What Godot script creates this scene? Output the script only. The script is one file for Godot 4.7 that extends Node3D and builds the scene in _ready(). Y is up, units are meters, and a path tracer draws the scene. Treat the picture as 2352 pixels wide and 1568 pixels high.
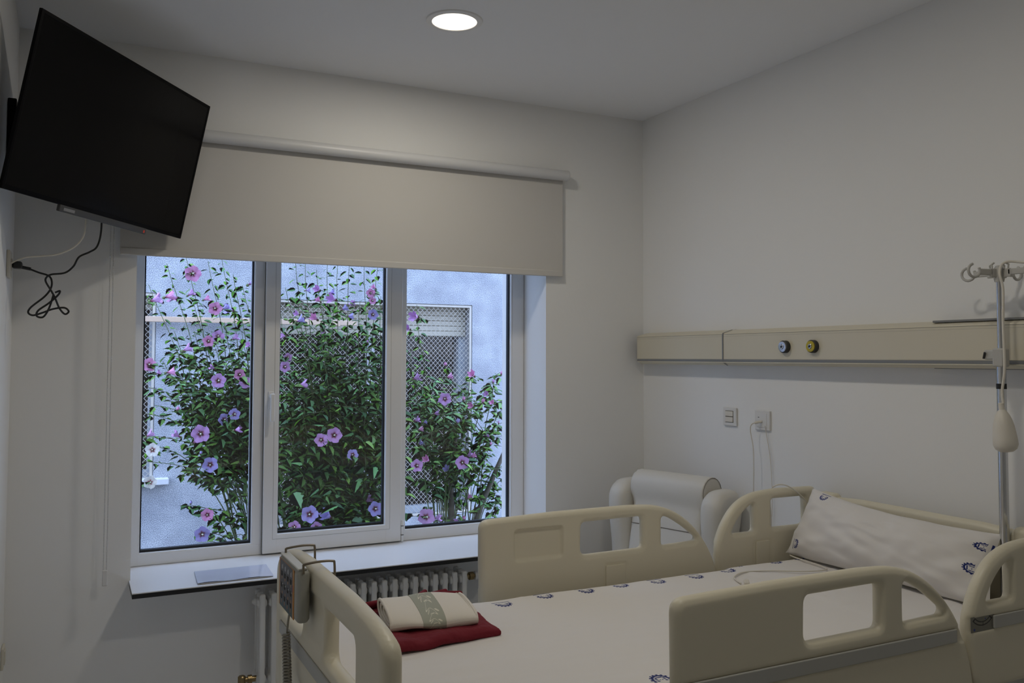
extends Node3D

const XL := -0.232      # wall with the television
const XR := 2.78        # wall with the medical panel
const ZW := -3.944      # inner face of the window wall
const ZB := 1.35        # wall behind the camera
const YC := 2.913       # ceiling
const LAMP := Vector3(1.29, 2.913, -3.088)
const LAMP_2 := Vector3(1.29, 2.913, -1.42)
const LAMP_ENERGY := 0.69
const ZOUT := -6.5      # face of the house across the courtyard
const GROUND := -0.25

var used := {}
var MT := {}

# ------------------------------------------------------------------ mesh builder
class MB:
	var v := PackedVector3Array()
	var n := PackedVector3Array()
	var u := PackedVector2Array()
	var c := PackedColorArray()
	var ix := PackedInt32Array()
	var tint := Color.WHITE
	func vert(p: Vector3, nn: Vector3, uv := Vector2.ZERO) -> int:
		v.append(p); n.append(nn); u.append(uv); c.append(tint)
		return v.size() - 1
	func tri(a: int, b: int, d: int) -> void:
		ix.append(a); ix.append(b); ix.append(d)
	func quad(a: int, b: int, d: int, e: int) -> void:
		tri(a, b, d); tri(a, d, e)
	# flat quad given counter-clockwise seen from the front
	func face(a: Vector3, b: Vector3, d: Vector3, e: Vector3) -> void:
		var nn := (b - a).cross(e - a).normalized()
		var i := vert(a, nn, Vector2(0, 1)); vert(b, nn, Vector2(1, 1)); vert(d, nn, Vector2(1, 0)); vert(e, nn, Vector2(0, 0))
		quad(i, i + 3, i + 2, i + 1)
	func box(lo: Vector3, hi: Vector3) -> void:
		face(Vector3(lo.x, lo.y, hi.z), Vector3(hi.x, lo.y, hi.z), Vector3(hi.x, hi.y, hi.z), Vector3(lo.x, hi.y, hi.z))
		face(Vector3(hi.x, lo.y, lo.z), Vector3(lo.x, lo.y, lo.z), Vector3(lo.x, hi.y, lo.z), Vector3(hi.x, hi.y, lo.z))
		face(Vector3(hi.x, lo.y, hi.z), Vector3(hi.x, lo.y, lo.z), Vector3(hi.x, hi.y, lo.z), Vector3(hi.x, hi.y, hi.z))
		face(Vector3(lo.x, lo.y, lo.z), Vector3(lo.x, lo.y, hi.z), Vector3(lo.x, hi.y, hi.z), Vector3(lo.x, hi.y, lo.z))
		face(Vector3(lo.x, hi.y, hi.z), Vector3(hi.x, hi.y, hi.z), Vector3(hi.x, hi.y, lo.z), Vector3(lo.x, hi.y, lo.z))
		face(Vector3(lo.x, lo.y, lo.z), Vector3(hi.x, lo.y, lo.z), Vector3(hi.x, lo.y, hi.z), Vector3(lo.x, lo.y, hi.z))
	# box with rounded edges
	func rbox(lo: Vector3, hi: Vector3, r: float, seg := 2, xf := Transform3D()) -> void:
		var h := (hi - lo) / 2.0
		var ce := (hi + lo) / 2.0
		r = minf(r, minf(h.x, minf(h.y, h.z)) * 0.999)
		var inner := h - Vector3(r, r, r)
		var co := []
		for i in seg + 1:
			co.append([-1.0, -tan(PI / 4.0 * (1.0 - float(i) / seg))])
		for i in seg + 1:
			co.append([1.0, tan(PI / 4.0 * float(i) / seg)])
		for ax in 3:
			for s: float in [-1.0, 1.0]:
				var a1 := (ax + 1) % 3
				var a2 := (ax + 2) % 3
				var start := v.size()
				var m := co.size()
				for q in m:
					for p in m:
						var d := Vector3.ZERO
						d[ax] = s; d[a1] = co[p][1]; d[a2] = co[q][1]
						d = d.normalized()
						var b := Vector3.ZERO
						b[ax] = s * inner[ax]; b[a1] = co[p][0] * inner[a1]; b[a2] = co[q][0] * inner[a2]
						vert(xf * (ce + b + d * r), (xf.basis * d).normalized(), Vector2(float(p) / (m - 1), float(q) / (m - 1)))
				for q in m - 1:
					for p in m - 1:
						var k := start + q * m + p
						if s > 0.0:
							quad(k, k + m, k + m + 1, k + 1)
						else:
							quad(k, k + 1, k + m + 1, k + m)
	func tube(path: PackedVector3Array, rad, sides := 8, closed := false, caps := true) -> void:
		var cnt := path.size()
		if cnt < 2: return
		var t0 := (path[1] - path[0]).normalized()
		var up := Vector3.UP if absf(t0.y) < 0.9 else Vector3.RIGHT
		var side := t0.cross(up).normalized()
		var start := v.size()
		var last_t := t0
		for i in cnt:
			var t: Vector3
			if closed: t = (path[(i + 1) % cnt] - path[(i - 1 + cnt) % cnt]).normalized()
			else: t = (path[mini(i + 1, cnt - 1)] - path[maxi(i - 1, 0)]).normalized()
			if t.length() < 0.5: t = last_t
			side = (side - t * side.dot(t)).normalized()
			last_t = t
			var bn := t.cross(side)
			var r: float = rad[i] if rad is Array or rad is PackedFloat32Array else rad
			for k in sides:
				var an := TAU * k / sides
				var d := side * cos(an) + bn * sin(an)
				vert(path[i] + d * r, d, Vector2(float(k) / sides, float(i) / cnt))
		var rings := cnt if closed else cnt - 1
		for i in rings:
			for k in sides:
				var a := start + i * sides + k
				var b := start + i * sides + (k + 1) % sides
				var a2 := start + ((i + 1) % cnt) * sides + k
				var b2 := start + ((i + 1) % cnt) * sides + (k + 1) % sides
				quad(a, a2, b2, b)
		if caps and not closed:
			for e in 2:
				var i := 0 if e == 0 else cnt - 1
				var t := (path[1] - path[0]).normalized() * -1.0 if e == 0 else (path[cnt - 1] - path[cnt - 2]).normalized()
				var ci := vert(path[i], t)
				var ring := []
				for k in sides: ring.append(vert(v[start + i * sides + k], t))
				for k in sides:
					if e == 0: tri(ci, ring[k], ring[(k + 1) % sides])
					else: tri(ci, ring[(k + 1) % sides], ring[k])
	# profile of (radius, height) turned about the y axis of xf
	func lathe(prof: Array, sides := 24, xf := Transform3D()) -> void:
		var m := prof.size()
		for seg in m - 1:
			var p0: Vector2 = prof[seg]
			var p1: Vector2 = prof[seg + 1]
			var d := (p1 - p0).normalized()
			var nn := Vector2(d.y, -d.x)
			var na := nn
			var nb := nn
			if seg > 0:
				var dp: Vector2 = (p0 - prof[seg - 1]).normalized()
				if dp.dot(d) > 0.75: na = (nn + Vector2(dp.y, -dp.x)).normalized()
			if seg < m - 2:
				var dn: Vector2 = (prof[seg + 2] - p1).normalized()
				if dn.dot(d) > 0.75: nb = (nn + Vector2(dn.y, -dn.x)).normalized()
			var start := v.size()
			for k in sides + 1:
				var an := TAU * k / sides
				var e := Vector3(cos(an), 0, sin(an))
				vert(xf * (e * p0.x + Vector3.UP * p0.y), (xf.basis * (e * na.x + Vector3.UP * na.y)).normalized(), Vector2(float(k) / sides, 0))
				vert(xf * (e * p1.x + Vector3.UP * p1.y), (xf.basis * (e * nb.x + Vector3.UP * nb.y)).normalized(), Vector2(float(k) / sides, 1))
			for k in sides:
				var a := start + k * 2
				quad(a, a + 2, a + 3, a + 1)
	# rows of points as a smooth sheet
	func grid(rows: Array, uvs: Array = [], flip := false) -> void:
		var h := rows.size()
		var w: int = rows[0].size()
		var start := v.size()
		for j in h:
			for i in w:
				var a: Vector3 = rows[j][maxi(i - 1, 0)]
				var b: Vector3 = rows[j][mini(i + 1, w - 1)]
				var e: Vector3 = rows[maxi(j - 1, 0)][i]
				var f: Vector3 = rows[mini(j + 1, h - 1)][i]
				var nn := (b - a).cross(f - e).normalized()
				if flip: nn = -nn
				vert(rows[j][i], nn, uvs[j][i] if uvs else Vector2(float(i) / (w - 1), float(j) / (h - 1)))
		for j in h - 1:
			for i in w - 1:
				var k := start + j * w + i
				if flip: quad(k, k + 1, k + w + 1, k + w)
				else: quad(k, k + w, k + w + 1, k + 1)
	func mesh(colors := false) -> ArrayMesh:
		var a := []
		a.resize(Mesh.ARRAY_MAX)
		a[Mesh.ARRAY_VERTEX] = v; a[Mesh.ARRAY_NORMAL] = n; a[Mesh.ARRAY_TEX_UV] = u; a[Mesh.ARRAY_INDEX] = ix
		if colors: a[Mesh.ARRAY_COLOR] = c
		var m := ArrayMesh.new()
		m.add_surface_from_arrays(Mesh.PRIMITIVE_TRIANGLES, a)
		return m

# ------------------------------------------------------------------ scene helpers
func mat(called: String, c: Color, rough := 0.6, metal := 0.0) -> StandardMaterial3D:
	var m := StandardMaterial3D.new()
	m.resource_name = called
	m.albedo_color = c.linear_to_srgb()
	m.roughness = rough
	m.metallic = metal
	MT[called] = m
	return m

func numbered(called: String) -> String:
	if not used.has(called):
		used[called] = 0
		return called
	used[called] += 1
	return "%s_%03d" % [called, used[called]]

func put(called: String, mesh: Mesh, m: Material, parent: Node = null) -> MeshInstance3D:
	var o := MeshInstance3D.new()
	o.mesh = mesh
	if m: o.material_override = m
	o.cast_shadow = GeometryInstance3D.SHADOW_CASTING_SETTING_ON
	if parent == null:
		o.name = numbered(called)
		add_child(o)
	else:
		o.name = called
		parent.add_child(o, true)
	return o

func thing(called: String, label: String, category: String, at := Vector3.ZERO, group := "") -> Node3D:
	var o := Node3D.new()
	o.name = numbered(called)
	add_child(o)
	o.position = at
	o.set_meta("label", label)
	o.set_meta("category", category)
	if group: o.set_meta("group", group)
	return o

func tag(o: Node, label: String, category: String, group := "") -> void:
	o.set_meta("label", label)
	o.set_meta("category", category)
	if group: o.set_meta("group", group)

func structure(called: String, mesh: Mesh, m: Material, label: String, category: String) -> MeshInstance3D:
	var o := put(called, mesh, m)
	o.set_meta("kind", "structure")
	o.set_meta("label", label)
	o.set_meta("category", category)
	return o

func one_box(lo: Vector3, hi: Vector3, r := 0.0, seg := 2) -> ArrayMesh:
	var b := MB.new()
	if r > 0.0: b.rbox(lo, hi, r, seg)
	else: b.box(lo, hi)
	return b.mesh()

func one_tube(path: PackedVector3Array, r, sides := 8, closed := false) -> ArrayMesh:
	var b := MB.new()
	b.tube(path, r, sides, closed)
	return b.mesh()

# smooth curve through points
func smooth(pts: Array, each := 8) -> PackedVector3Array:
	var out := PackedVector3Array()
	var n := pts.size()
	for i in n - 1:
		var p0: Vector3 = pts[maxi(i - 1, 0)]
		var p1: Vector3 = pts[i]
		var p2: Vector3 = pts[i + 1]
		var p3: Vector3 = pts[mini(i + 2, n - 1)]
		for k in each:
			out.append(p1.cubic_interpolate(p2, p0, p3, float(k) / each))
	out.append(pts[n - 1])
	return out

func smooth2(pts: Array, each := 6) -> PackedVector2Array:
	var out := PackedVector2Array()
	var n := pts.size()
	for i in n:
		var p0: Vector2 = pts[(i - 1 + n) % n]
		var p1: Vector2 = pts[i]
		var p2: Vector2 = pts[(i + 1) % n]
		var p3: Vector2 = pts[(i + 2) % n]
		for k in each:
			out.append(p1.cubic_interpolate(p2, p0, p3, float(k) / each))
	return out

# polygon with its corners rounded by given radii: points are [x, y, r]
func rounded(pts: Array, steps := 5) -> PackedVector2Array:
	var out := PackedVector2Array()
	var n := pts.size()
	for i in n:
		var a := Vector2(pts[(i - 1 + n) % n][0], pts[(i - 1 + n) % n][1])
		var b := Vector2(pts[i][0], pts[i][1])
		var c := Vector2(pts[(i + 1) % n][0], pts[(i + 1) % n][1])
		var r: float = pts[i][2]
		if r <= 0.0:
			out.append(b)
			continue
		var p := b + (a - b).normalized() * minf(r, (a - b).length() * 0.49)
		var q := b + (c - b).normalized() * minf(r, (c - b).length() * 0.49)
		for k in steps + 1:
			var t := float(k) / steps
			out.append(p.lerp(b, t).lerp(b.lerp(q, t), t))
	return out

func poly_distance(poly: PackedVector2Array, p: Vector2) -> float:
	var best := 1e9
	var inside := false
	var n := poly.size()
	var j := n - 1
	for i in n:
		var a := poly[i]
		var b := poly[j]
		var e := b - a
		var w := p - a
		var t := clampf(w.dot(e) / maxf(e.length_squared(), 1e-12), 0.0, 1.0)
		best = minf(best, (w - e * t).length_squared())
		if (a.y > p.y) != (b.y > p.y) and p.x < (b.x - a.x) * (p.y - a.y) / (b.y - a.y) + a.x:
			inside = not inside
		j = i
	return -sqrt(best) if inside else sqrt(best)

# surface nets over sampled values, x fastest
func nets(val: PackedFloat32Array, nx: int, ny: int, nz: int, lo: Vector3, cell: float) -> ArrayMesh:
	var sy := nx
	var sz := nx * ny
	var at := PackedInt32Array()
	at.resize(nx * ny * nz)
	at.fill(-1)
	var b := MB.new()
	for k in nz - 1:
		for j in ny - 1:
			var base := k * sz + j * sy
			for i in nx - 1:
				var o := base + i
				var a0 := val[o]; var a1 := val[o + 1]; var a2 := val[o + sy]; var a3 := val[o + sy + 1]
				var a4 := val[o + sz]; var a5 := val[o + sz + 1]; var a6 := val[o + sz + sy]; var a7 := val[o + sz + sy + 1]
				var neg := int(a0 < 0.0) + int(a1 < 0.0) + int(a2 < 0.0) + int(a3 < 0.0) + int(a4 < 0.0) + int(a5 < 0.0) + int(a6 < 0.0) + int(a7 < 0.0)
				if neg == 0 or neg == 8: continue
				var s := Vector3.ZERO
				var cnt := 0.0
				if (a0 < 0.0) != (a1 < 0.0): s += Vector3(a0 / (a0 - a1), 0, 0); cnt += 1.0
				if (a2 < 0.0) != (a3 < 0.0): s += Vector3(a2 / (a2 - a3), 1, 0); cnt += 1.0
				if (a4 < 0.0) != (a5 < 0.0): s += Vector3(a4 / (a4 - a5), 0, 1); cnt += 1.0
				if (a6 < 0.0) != (a7 < 0.0): s += Vector3(a6 / (a6 - a7), 1, 1); cnt += 1.0
				if (a0 < 0.0) != (a2 < 0.0): s += Vector3(0, a0 / (a0 - a2), 0); cnt += 1.0
				if (a1 < 0.0) != (a3 < 0.0): s += Vector3(1, a1 / (a1 - a3), 0); cnt += 1.0
				if (a4 < 0.0) != (a6 < 0.0): s += Vector3(0, a4 / (a4 - a6), 1); cnt += 1.0
				if (a5 < 0.0) != (a7 < 0.0): s += Vector3(1, a5 / (a5 - a7), 1); cnt += 1.0
				if (a0 < 0.0) != (a4 < 0.0): s += Vector3(0, 0, a0 / (a0 - a4)); cnt += 1.0
				if (a1 < 0.0) != (a5 < 0.0): s += Vector3(1, 0, a1 / (a1 - a5)); cnt += 1.0
				if (a2 < 0.0) != (a6 < 0.0): s += Vector3(0, 1, a2 / (a2 - a6)); cnt += 1.0
				if (a3 < 0.0) != (a7 < 0.0): s += Vector3(1, 1, a3 / (a3 - a7)); cnt += 1.0
				s /= cnt
				var g := Vector3(a1 + a3 + a5 + a7 - a0 - a2 - a4 - a6, a2 + a3 + a6 + a7 - a0 - a1 - a4 - a5, a4 + a5 + a6 + a7 - a0 - a1 - a2 - a3)
				at[o] = b.vert(lo + (Vector3(i, j, k) + s) * cell, g.normalized(), Vector2((i + s.x) / nx, (j + s.y) / ny))
	for k in range(1, nz - 1):
		for j in range(1, ny - 1):
			for i in range(1, nx - 1):
				var o := k * sz + j * sy + i
				var v0 := val[o] < 0.0
				if v0 != (val[o + 1] < 0.0):
					var q0 := at[o - sy - sz]; var q1 := at[o - sz]; var q2 := at[o]; var q3 := at[o - sy]
					if v0: b.quad(q0, q3, q2, q1)
					else: b.quad(q0, q1, q2, q3)
				if v0 != (val[o + sy] < 0.0):
					var q0 := at[o - sz - 1]; var q1 := at[o - 1]; var q2 := at[o]; var q3 := at[o - sz]
					if v0: b.quad(q0, q3, q2, q1)
					else: b.quad(q0, q1, q2, q3)
				if v0 != (val[o + sz] < 0.0):
					var q0 := at[o - 1 - sy]; var q1 := at[o - sy]; var q2 := at[o]; var q3 := at[o - 1]
					if v0: b.quad(q0, q3, q2, q1)
					else: b.quad(q0, q1, q2, q3)
	# normals by area
	var acc := PackedVector3Array()
	acc.resize(b.v.size())
	for t in range(0, b.ix.size(), 3):
		var i0 := b.ix[t]; var i1 := b.ix[t + 1]; var i2 := b.ix[t + 2]
		var nn := (b.v[i2] - b.v[i0]).cross(b.v[i1] - b.v[i0])
		acc[i0] += nn; acc[i1] += nn; acc[i2] += nn
	for i in acc.size():
		var m := acc[i].normalized()
		if m.length() > 0.5: b.n[i] = m
	return b.mesh()

func field(lo: Vector3, hi: Vector3, cell: float, fn: Callable) -> ArrayMesh:
	var nx := int(ceil((hi.x - lo.x) / cell)) + 1
	var ny := int(ceil((hi.y - lo.y) / cell)) + 1
	var nz := int(ceil((hi.z - lo.z) / cell)) + 1
	var val := PackedFloat32Array()
	val.resize(nx * ny * nz)
	var o := 0
	for k in nz:
		for j in ny:
			for i in nx:
				val[o] = fn.call(lo + Vector3(i, j, k) * cell)
				o += 1
	return nets(val, nx, ny, nz, lo, cell)

func sd_box(p: Vector3, c: Vector3, h: Vector3, r: float) -> float:
	var q := (p - c).abs() - h + Vector3(r, r, r)
	return q.max(Vector3.ZERO).length() + minf(maxf(q.x, maxf(q.y, q.z)), 0.0) - r

func sd_rect(p: Vector2, c: Vector2, h: Vector2, r: float) -> float:
	var q := (p - c).abs() - h + Vector2(r, r)
	return q.max(Vector2.ZERO).length() + minf(maxf(q.x, q.y), 0.0) - r

func smin(a: float, b: float, k: float) -> float:
	var h := maxf(k - absf(a - b), 0.0) / k
	return minf(a, b) - h * h * k * 0.25

# moulded plate: outline with openings in xy, half thickness h, edge radius r; dents are [centre, half size, corner, depth, side, softness]
func plate(outer: PackedVector2Array, holes: Array, h: float, r: float, cell: float, dents: Array = []) -> ArrayMesh:
	var lo2 := outer[0]
	var hi2 := outer[0]
	for p in outer:
		lo2 = lo2.min(p)
		hi2 = hi2.max(p)
	var lo := Vector3(lo2.x - 2.5 * cell, lo2.y - 2.5 * cell, -h - 2.5 * cell)
	var nx := int(ceil((hi2.x - lo.x) / cell)) + 4
	var ny := int(ceil((hi2.y - lo.y) / cell)) + 4
	var nz := int(ceil((2.0 * h + 5.0 * cell) / cell)) + 1
	var d2 := PackedFloat32Array()
	d2.resize(nx * ny)
	var front := PackedFloat32Array()
	front.resize(nx * ny)
	var back := PackedFloat32Array()
	back.resize(nx * ny)
	for j in ny:
		for i in nx:
			var p := Vector2(lo.x + i * cell, lo.y + j * cell)
			var d := poly_distance(outer, p)
			if d < 0.06:
				for hole: PackedVector2Array in holes: d = maxf(d, -poly_distance(hole, p))
			d2[j * nx + i] = d
			var f := h
			var bk := h
			for e in dents:
				var s := 1.0 - smoothstep(-e[5], e[5], sd_rect(p, e[0], e[1], e[2]))
				if e[4] > 0: f -= e[3] * s
				else: bk -= e[3] * s
			front[j * nx + i] = f
			back[j * nx + i] = bk
	var val := PackedFloat32Array()
	val.resize(nx * ny * nz)
	for k in nz:
		var z := lo.z + k * cell
		for j in ny:
			for i in nx:
				var o := j * nx + i
				var qx := d2[o] + r
				var qz := (z - front[o] if z > 0.0 else -z - back[o]) + r
				var w: float
				if qx > 0.0 and qz > 0.0: w = sqrt(qx * qx + qz * qz) - r
				else: w = maxf(qx, qz) - r
				val[k * nx * ny + o] = w
	return nets(val, nx, ny, nz, lo, cell)

func noise_of(seed: int, freq: float, octaves := 3, kind := FastNoiseLite.TYPE_SIMPLEX_SMOOTH) -> FastNoiseLite:
	var n := FastNoiseLite.new()
	n.seed = seed
	n.frequency = freq
	n.noise_type = kind
	n.fractal_octaves = octaves
	return n

# seamless picture of noise mapped between two colours
func mottle(size: int, n: FastNoiseLite, a: Color, b: Color, sharp := 1.0) -> ImageTexture:
	var src := n.get_seamless_image(size, size)
	src.convert(Image.FORMAT_L8)
	var d := src.get_data()
	var out := PackedByteArray()
	out.resize(size * size * 3)
	for i in size * size:
		var t := clampf((d[i] / 255.0 - 0.5) * sharp + 0.5, 0.0, 1.0)
		out[i * 3] = int(255.0 * lerpf(a.r, b.r, t))
		out[i * 3 + 1] = int(255.0 * lerpf(a.g, b.g, t))
		out[i * 3 + 2] = int(255.0 * lerpf(a.b, b.b, t))
	return ImageTexture.create_from_image(Image.create_from_data(size, size, false, Image.FORMAT_RGB8, out))

func relief(m: StandardMaterial3D, tex: Texture2D, cm: float) -> void:
	m.heightmap_enabled = true
	m.heightmap_texture = tex
	m.heightmap_scale = cm

func world_scale(m: StandardMaterial3D, s: float) -> void:
	m.uv1_triplanar = true
	m.uv1_world_triplanar = true
	m.uv1_scale = Vector3(s, s, s)

# ------------------------------------------------------------------ materials
func materials() -> void:
	var white := Color.WHITE
	var fine := mottle(512, noise_of(3, 0.05, 4), Color(0.35, 0.35, 0.35), Color(0.65, 0.65, 0.65), 1.6)
	var w := mat("wall_paint", Color(0.87, 0.868, 0.85), 0.75)
	world_scale(w, 1.3)
	relief(w, fine, 0.05)
	var ce := mat("ceiling_paint", Color(0.90, 0.90, 0.895), 0.85)
	world_scale(ce, 1.3)
	relief(ce, fine, 0.04)
	mat("floor_vinyl", Color(0.58, 0.59, 0.59), 0.4)
	mat("frame_white", Color(0.84, 0.835, 0.82), 0.3)
	mat("groove", Color(0.10, 0.10, 0.10), 0.6)
	mat("gasket", Color(0.008, 0.009, 0.012), 0.5)
	var g := mat("pane_glass", Color(0.9, 0.95, 1.0), 0.02)
	g.transparency = BaseMaterial3D.TRANSPARENCY_ALPHA
	g.albedo_color.a = 0.008
	mat("sill_white", Color(0.82, 0.82, 0.82), 0.28)
	mat("sill_edging", Color(0.010, 0.010, 0.011), 0.45)
	var cloth := mottle(512, noise_of(8, 0.22, 2), Color(0.4, 0.4, 0.4), Color(0.6, 0.6, 0.6), 2.2)
	var bl := mat("blind_fabric", Color(0.62, 0.60, 0.565), 0.8)
	world_scale(bl, 4.0)
	relief(bl, cloth, 0.03)
	bl.backlight_enabled = true
	bl.backlight = Color(0.12, 0.12, 0.12)
	mat("blind_metal", Color(0.66, 0.66, 0.66), 0.4)
	mat("tv_black", Color(0.004, 0.004, 0.005), 0.35).metallic_specular = 0.15
	var scr := mat("tv_screen", Color(0.006, 0.006, 0.0065), 0.16)
	scr.metallic_specular = 0.18
	mat("tv_grey", Color(0.05, 0.048, 0.045), 0.4)
	mat("tv_mark", Color(0.25, 0.25, 0.25), 0.4)
	var rd := mat("standby_light", Color(0.5, 0.05, 0.02), 0.4)
	rd.emission_enabled = true
	rd.emission = Color(1.0, 0.25, 0.12)
	rd.emission_energy_multiplier = 0.12
	mat("cable_black", Color(0.008, 0.008, 0.008), 0.45)
	mat("cable_white", Color(0.80, 0.75, 0.64), 0.45)
	mat("plate_white", Color(0.76, 0.75, 0.73), 0.35)
	mat("plate_cream", Color(0.66, 0.62, 0.52), 0.4)
	mat("socket_dark", Color(0.03, 0.03, 0.03), 0.5)
	mat("bed_plastic", Color(0.72, 0.67, 0.525), 0.42)
	mat("bed_strip", Color(0.46, 0.46, 0.43), 0.5)
	mat("bed_metal", Color(0.5, 0.5, 0.48), 0.4, 0.6)
	mat("panel_cream", Color(0.68, 0.63, 0.50), 0.42)
	mat("panel_grey", Color(0.22, 0.225, 0.23), 0.4)
	mat("panel_line", Color(0.16, 0.15, 0.125), 0.6)
	mat("chrome", Color(0.62, 0.63, 0.65), 0.14, 1.0)
	mat("brass", Color(0.30, 0.22, 0.11), 0.35, 1.0)
	mat("gas_silver", Color(0.55, 0.57, 0.62), 0.25, 0.8)
	mat("gas_yellow", Color(0.50, 0.40, 0.02), 0.35)
	mat("radiator_enamel", Color(0.70, 0.70, 0.68), 0.35)
	mat("hanger_grey", Color(0.50, 0.49, 0.46), 0.45)
	mat("bell_plastic", Color(0.74, 0.70, 0.62), 0.4)
	mat("chair_vinyl", Color(0.70, 0.67, 0.60), 0.45)
	mat("chair_seam", Color(0.20, 0.18, 0.15), 0.7)
	mat("chair_leg", Color(0.03, 0.03, 0.03), 0.5)
	mat("remote_body", Color(0.36, 0.36, 0.32), 0.45)
	mat("remote_top", Color(0.62, 0.62, 0.58), 0.4)
	mat("wire_steel", Color(0.22, 0.19, 0.15), 0.4, 0.7)
	mat("cord_grey", Color(0.34, 0.32, 0.27), 0.5)
	var folds := mottle(512, noise_of(31, 0.012, 4), Color(0.3, 0.3, 0.3), Color(0.7, 0.7, 0.7), 1.4)
	var sh := mat("sheet_cotton", Color(0.80, 0.775, 0.76), 0.85)
	sh.rim_enabled = true
	sh.rim = 0.2
	var pil := mat("pillow_cotton", Color(0.80, 0.775, 0.76), 0.85)
	pil.rim_enabled = true
	pil.rim = 0.2
	var red := mat("red_cloth", Color(0.17, 0.004, 0.015), 0.85)
	world_scale(red, 2.5)
	relief(red, folds, 1.2)
	red.rim_enabled = true
	red.rim = 0.1
	var tw := mat("towel_cream", Color(0.78, 0.73, 0.65), 0.9)
	world_scale(tw, 5.0)
	relief(tw, cloth, 0.12)
	mat("house_shade_brown", Color(0.085, 0.06, 0.045), 0.8)  # room lining, its colour darkened to paint in the unlit dimness
	var hg := mat("house_glass", Color(0.9, 0.95, 1.0), 0.02)
	hg.transparency = BaseMaterial3D.TRANSPARENCY_ALPHA
	hg.albedo_color.a = 0.006
	hg.metallic_specular = 0.25
	mat("plastic_sleeve", Color(0.60, 0.63, 0.74), 0.15)
	mat("paper", Color(0.80, 0.80, 0.82), 0.6)
	# outside
	var grit := mottle(1024, noise_of(12, 0.16, 4), Color(0.2, 0.2, 0.2), Color(0.8, 0.8, 0.8), 1.8)
	var stucco := mat("stucco", white, 0.92)
	var stains := noise_of(55, 0.006, 5)
	stucco.albedo_texture = mottle(1024, stains, Color(0.72, 0.73, 0.75), Color(0.85, 0.86, 0.87), 1.3)
	stucco.uv1_triplanar = true
	stucco.uv1_world_triplanar = true
	stucco.uv1_scale = Vector3(0.55, 0.55, 0.55)
	stucco.detail_enabled = true
	stucco.detail_albedo = mottle(1024, noise_of(71, 0.11, 4), Color(0.50, 0.52, 0.56), Color(1, 1, 1), 2.2)
	stucco.detail_blend_mode = BaseMaterial3D.BLEND_MODE_MUL
	stucco.detail_uv_layer = BaseMaterial3D.DETAIL_UV_2
	stucco.uv2_triplanar = true
	stucco.uv2_world_triplanar = true
	stucco.uv2_scale = Vector3(1.7, 1.7, 1.7)
	relief(stucco, grit, 0.30)
	mat("shutter_beige", Color(0.50, 0.46, 0.37), 0.6)
	mat("outside_frame", Color(0.40, 0.43, 0.47), 0.5)
	mat("grille_paint", Color(0.46, 0.43, 0.38), 0.6)
	mat("conduit_tan", Color(0.52, 0.38, 0.28), 0.6)
	mat("paving", Color(0.22, 0.22, 0.215), 0.9)
	mat("ledge_stone", Color(0.55, 0.56, 0.58), 0.8)
	mat("bark", Color(0.10, 0.085, 0.06), 0.9)
	mat("twig_green", Color(0.13, 0.17, 0.06), 0.7)
	var greens := [Color(0.13, 0.29, 0.065), Color(0.18, 0.37, 0.07), Color(0.10, 0.24, 0.075), Color(0.25, 0.47, 0.08), Color(0.08, 0.20, 0.08), Color(0.13, 0.30, 0.10)]
	for i in greens.size():
		var lm := mat("leaf_%d" % i, greens[i], 0.5)
		lm.backlight_enabled = true
		lm.backlight = Color(0.13, 0.26, 0.06)
	var mass := mat("leaf_mass", white, 0.5)
	mass.vertex_color_use_as_albedo = true
	mass.backlight_enabled = true
	mass.backlight = Color(0.8, 0.95, 0.5)
	var pt := mat("petal", white, 0.6)
	pt.vertex_color_use_as_albedo = true
	pt.backlight_enabled = true
	pt.backlight = Color(0.35, 0.30, 0.38)
	mat("stamen", Color(0.80, 0.76, 0.58), 0.7)

# ------------------------------------------------------------------ main
func _ready() -> void:
	set_camera_and_light()
	materials()
	room()
	window_in_wall()
	courtyard()
	bed()
	bedding()
	armchair()
	radiator()
	television()
	roller_blind()
	medical_panel()
	drip_stand()
	small_things()
	downlight()
	shrubs()

func set_camera_and_light() -> void:
	var cam := Camera3D.new()
	cam.name = "camera"
	var f := 1996.15
	cam.near = 0.05
	cam.far = 60.0
	cam.projection = Camera3D.PROJECTION_FRUSTUM
	cam.size = cam.near * 1568.0 / f
	cam.frustum_offset = Vector2(0.0, cam.near * (737.507 - 784.0) / f)
	cam.position = Vector3(0, 1.6, 0)
	cam.rotation = Vector3(0.0419407, -0.463872, 0.00298907)
	add_child(cam)
	cam.current = true
	var env := Environment.new()
	env.background_mode = Environment.BG_SKY
	var sky := Sky.new()
	var ps := ProceduralSkyMaterial.new()
	ps.sky_top_color = Color(0.65, 0.745, 0.91)
	ps.sky_horizon_color = Color(0.75, 0.81, 0.93)
	ps.ground_bottom_color = Color(0.25, 0.25, 0.27)
	ps.ground_horizon_color = Color(0.45, 0.47, 0.52)
	ps.sun_angle_max = 0.0
	sky.sky_material = ps
	env.sky = sky
	env.background_energy_multiplier = 7.15
	env.tonemap_mode = Environment.TONE_MAPPER_LINEAR
	env.tonemap_exposure = 1.0
	env.sdfgi_enabled = true
	env.ssao_enabled = true
	env.ssil_enabled = true
	var we := WorldEnvironment.new()
	we.name = "world_environment"
	we.environment = env
	add_child(we)

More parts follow.
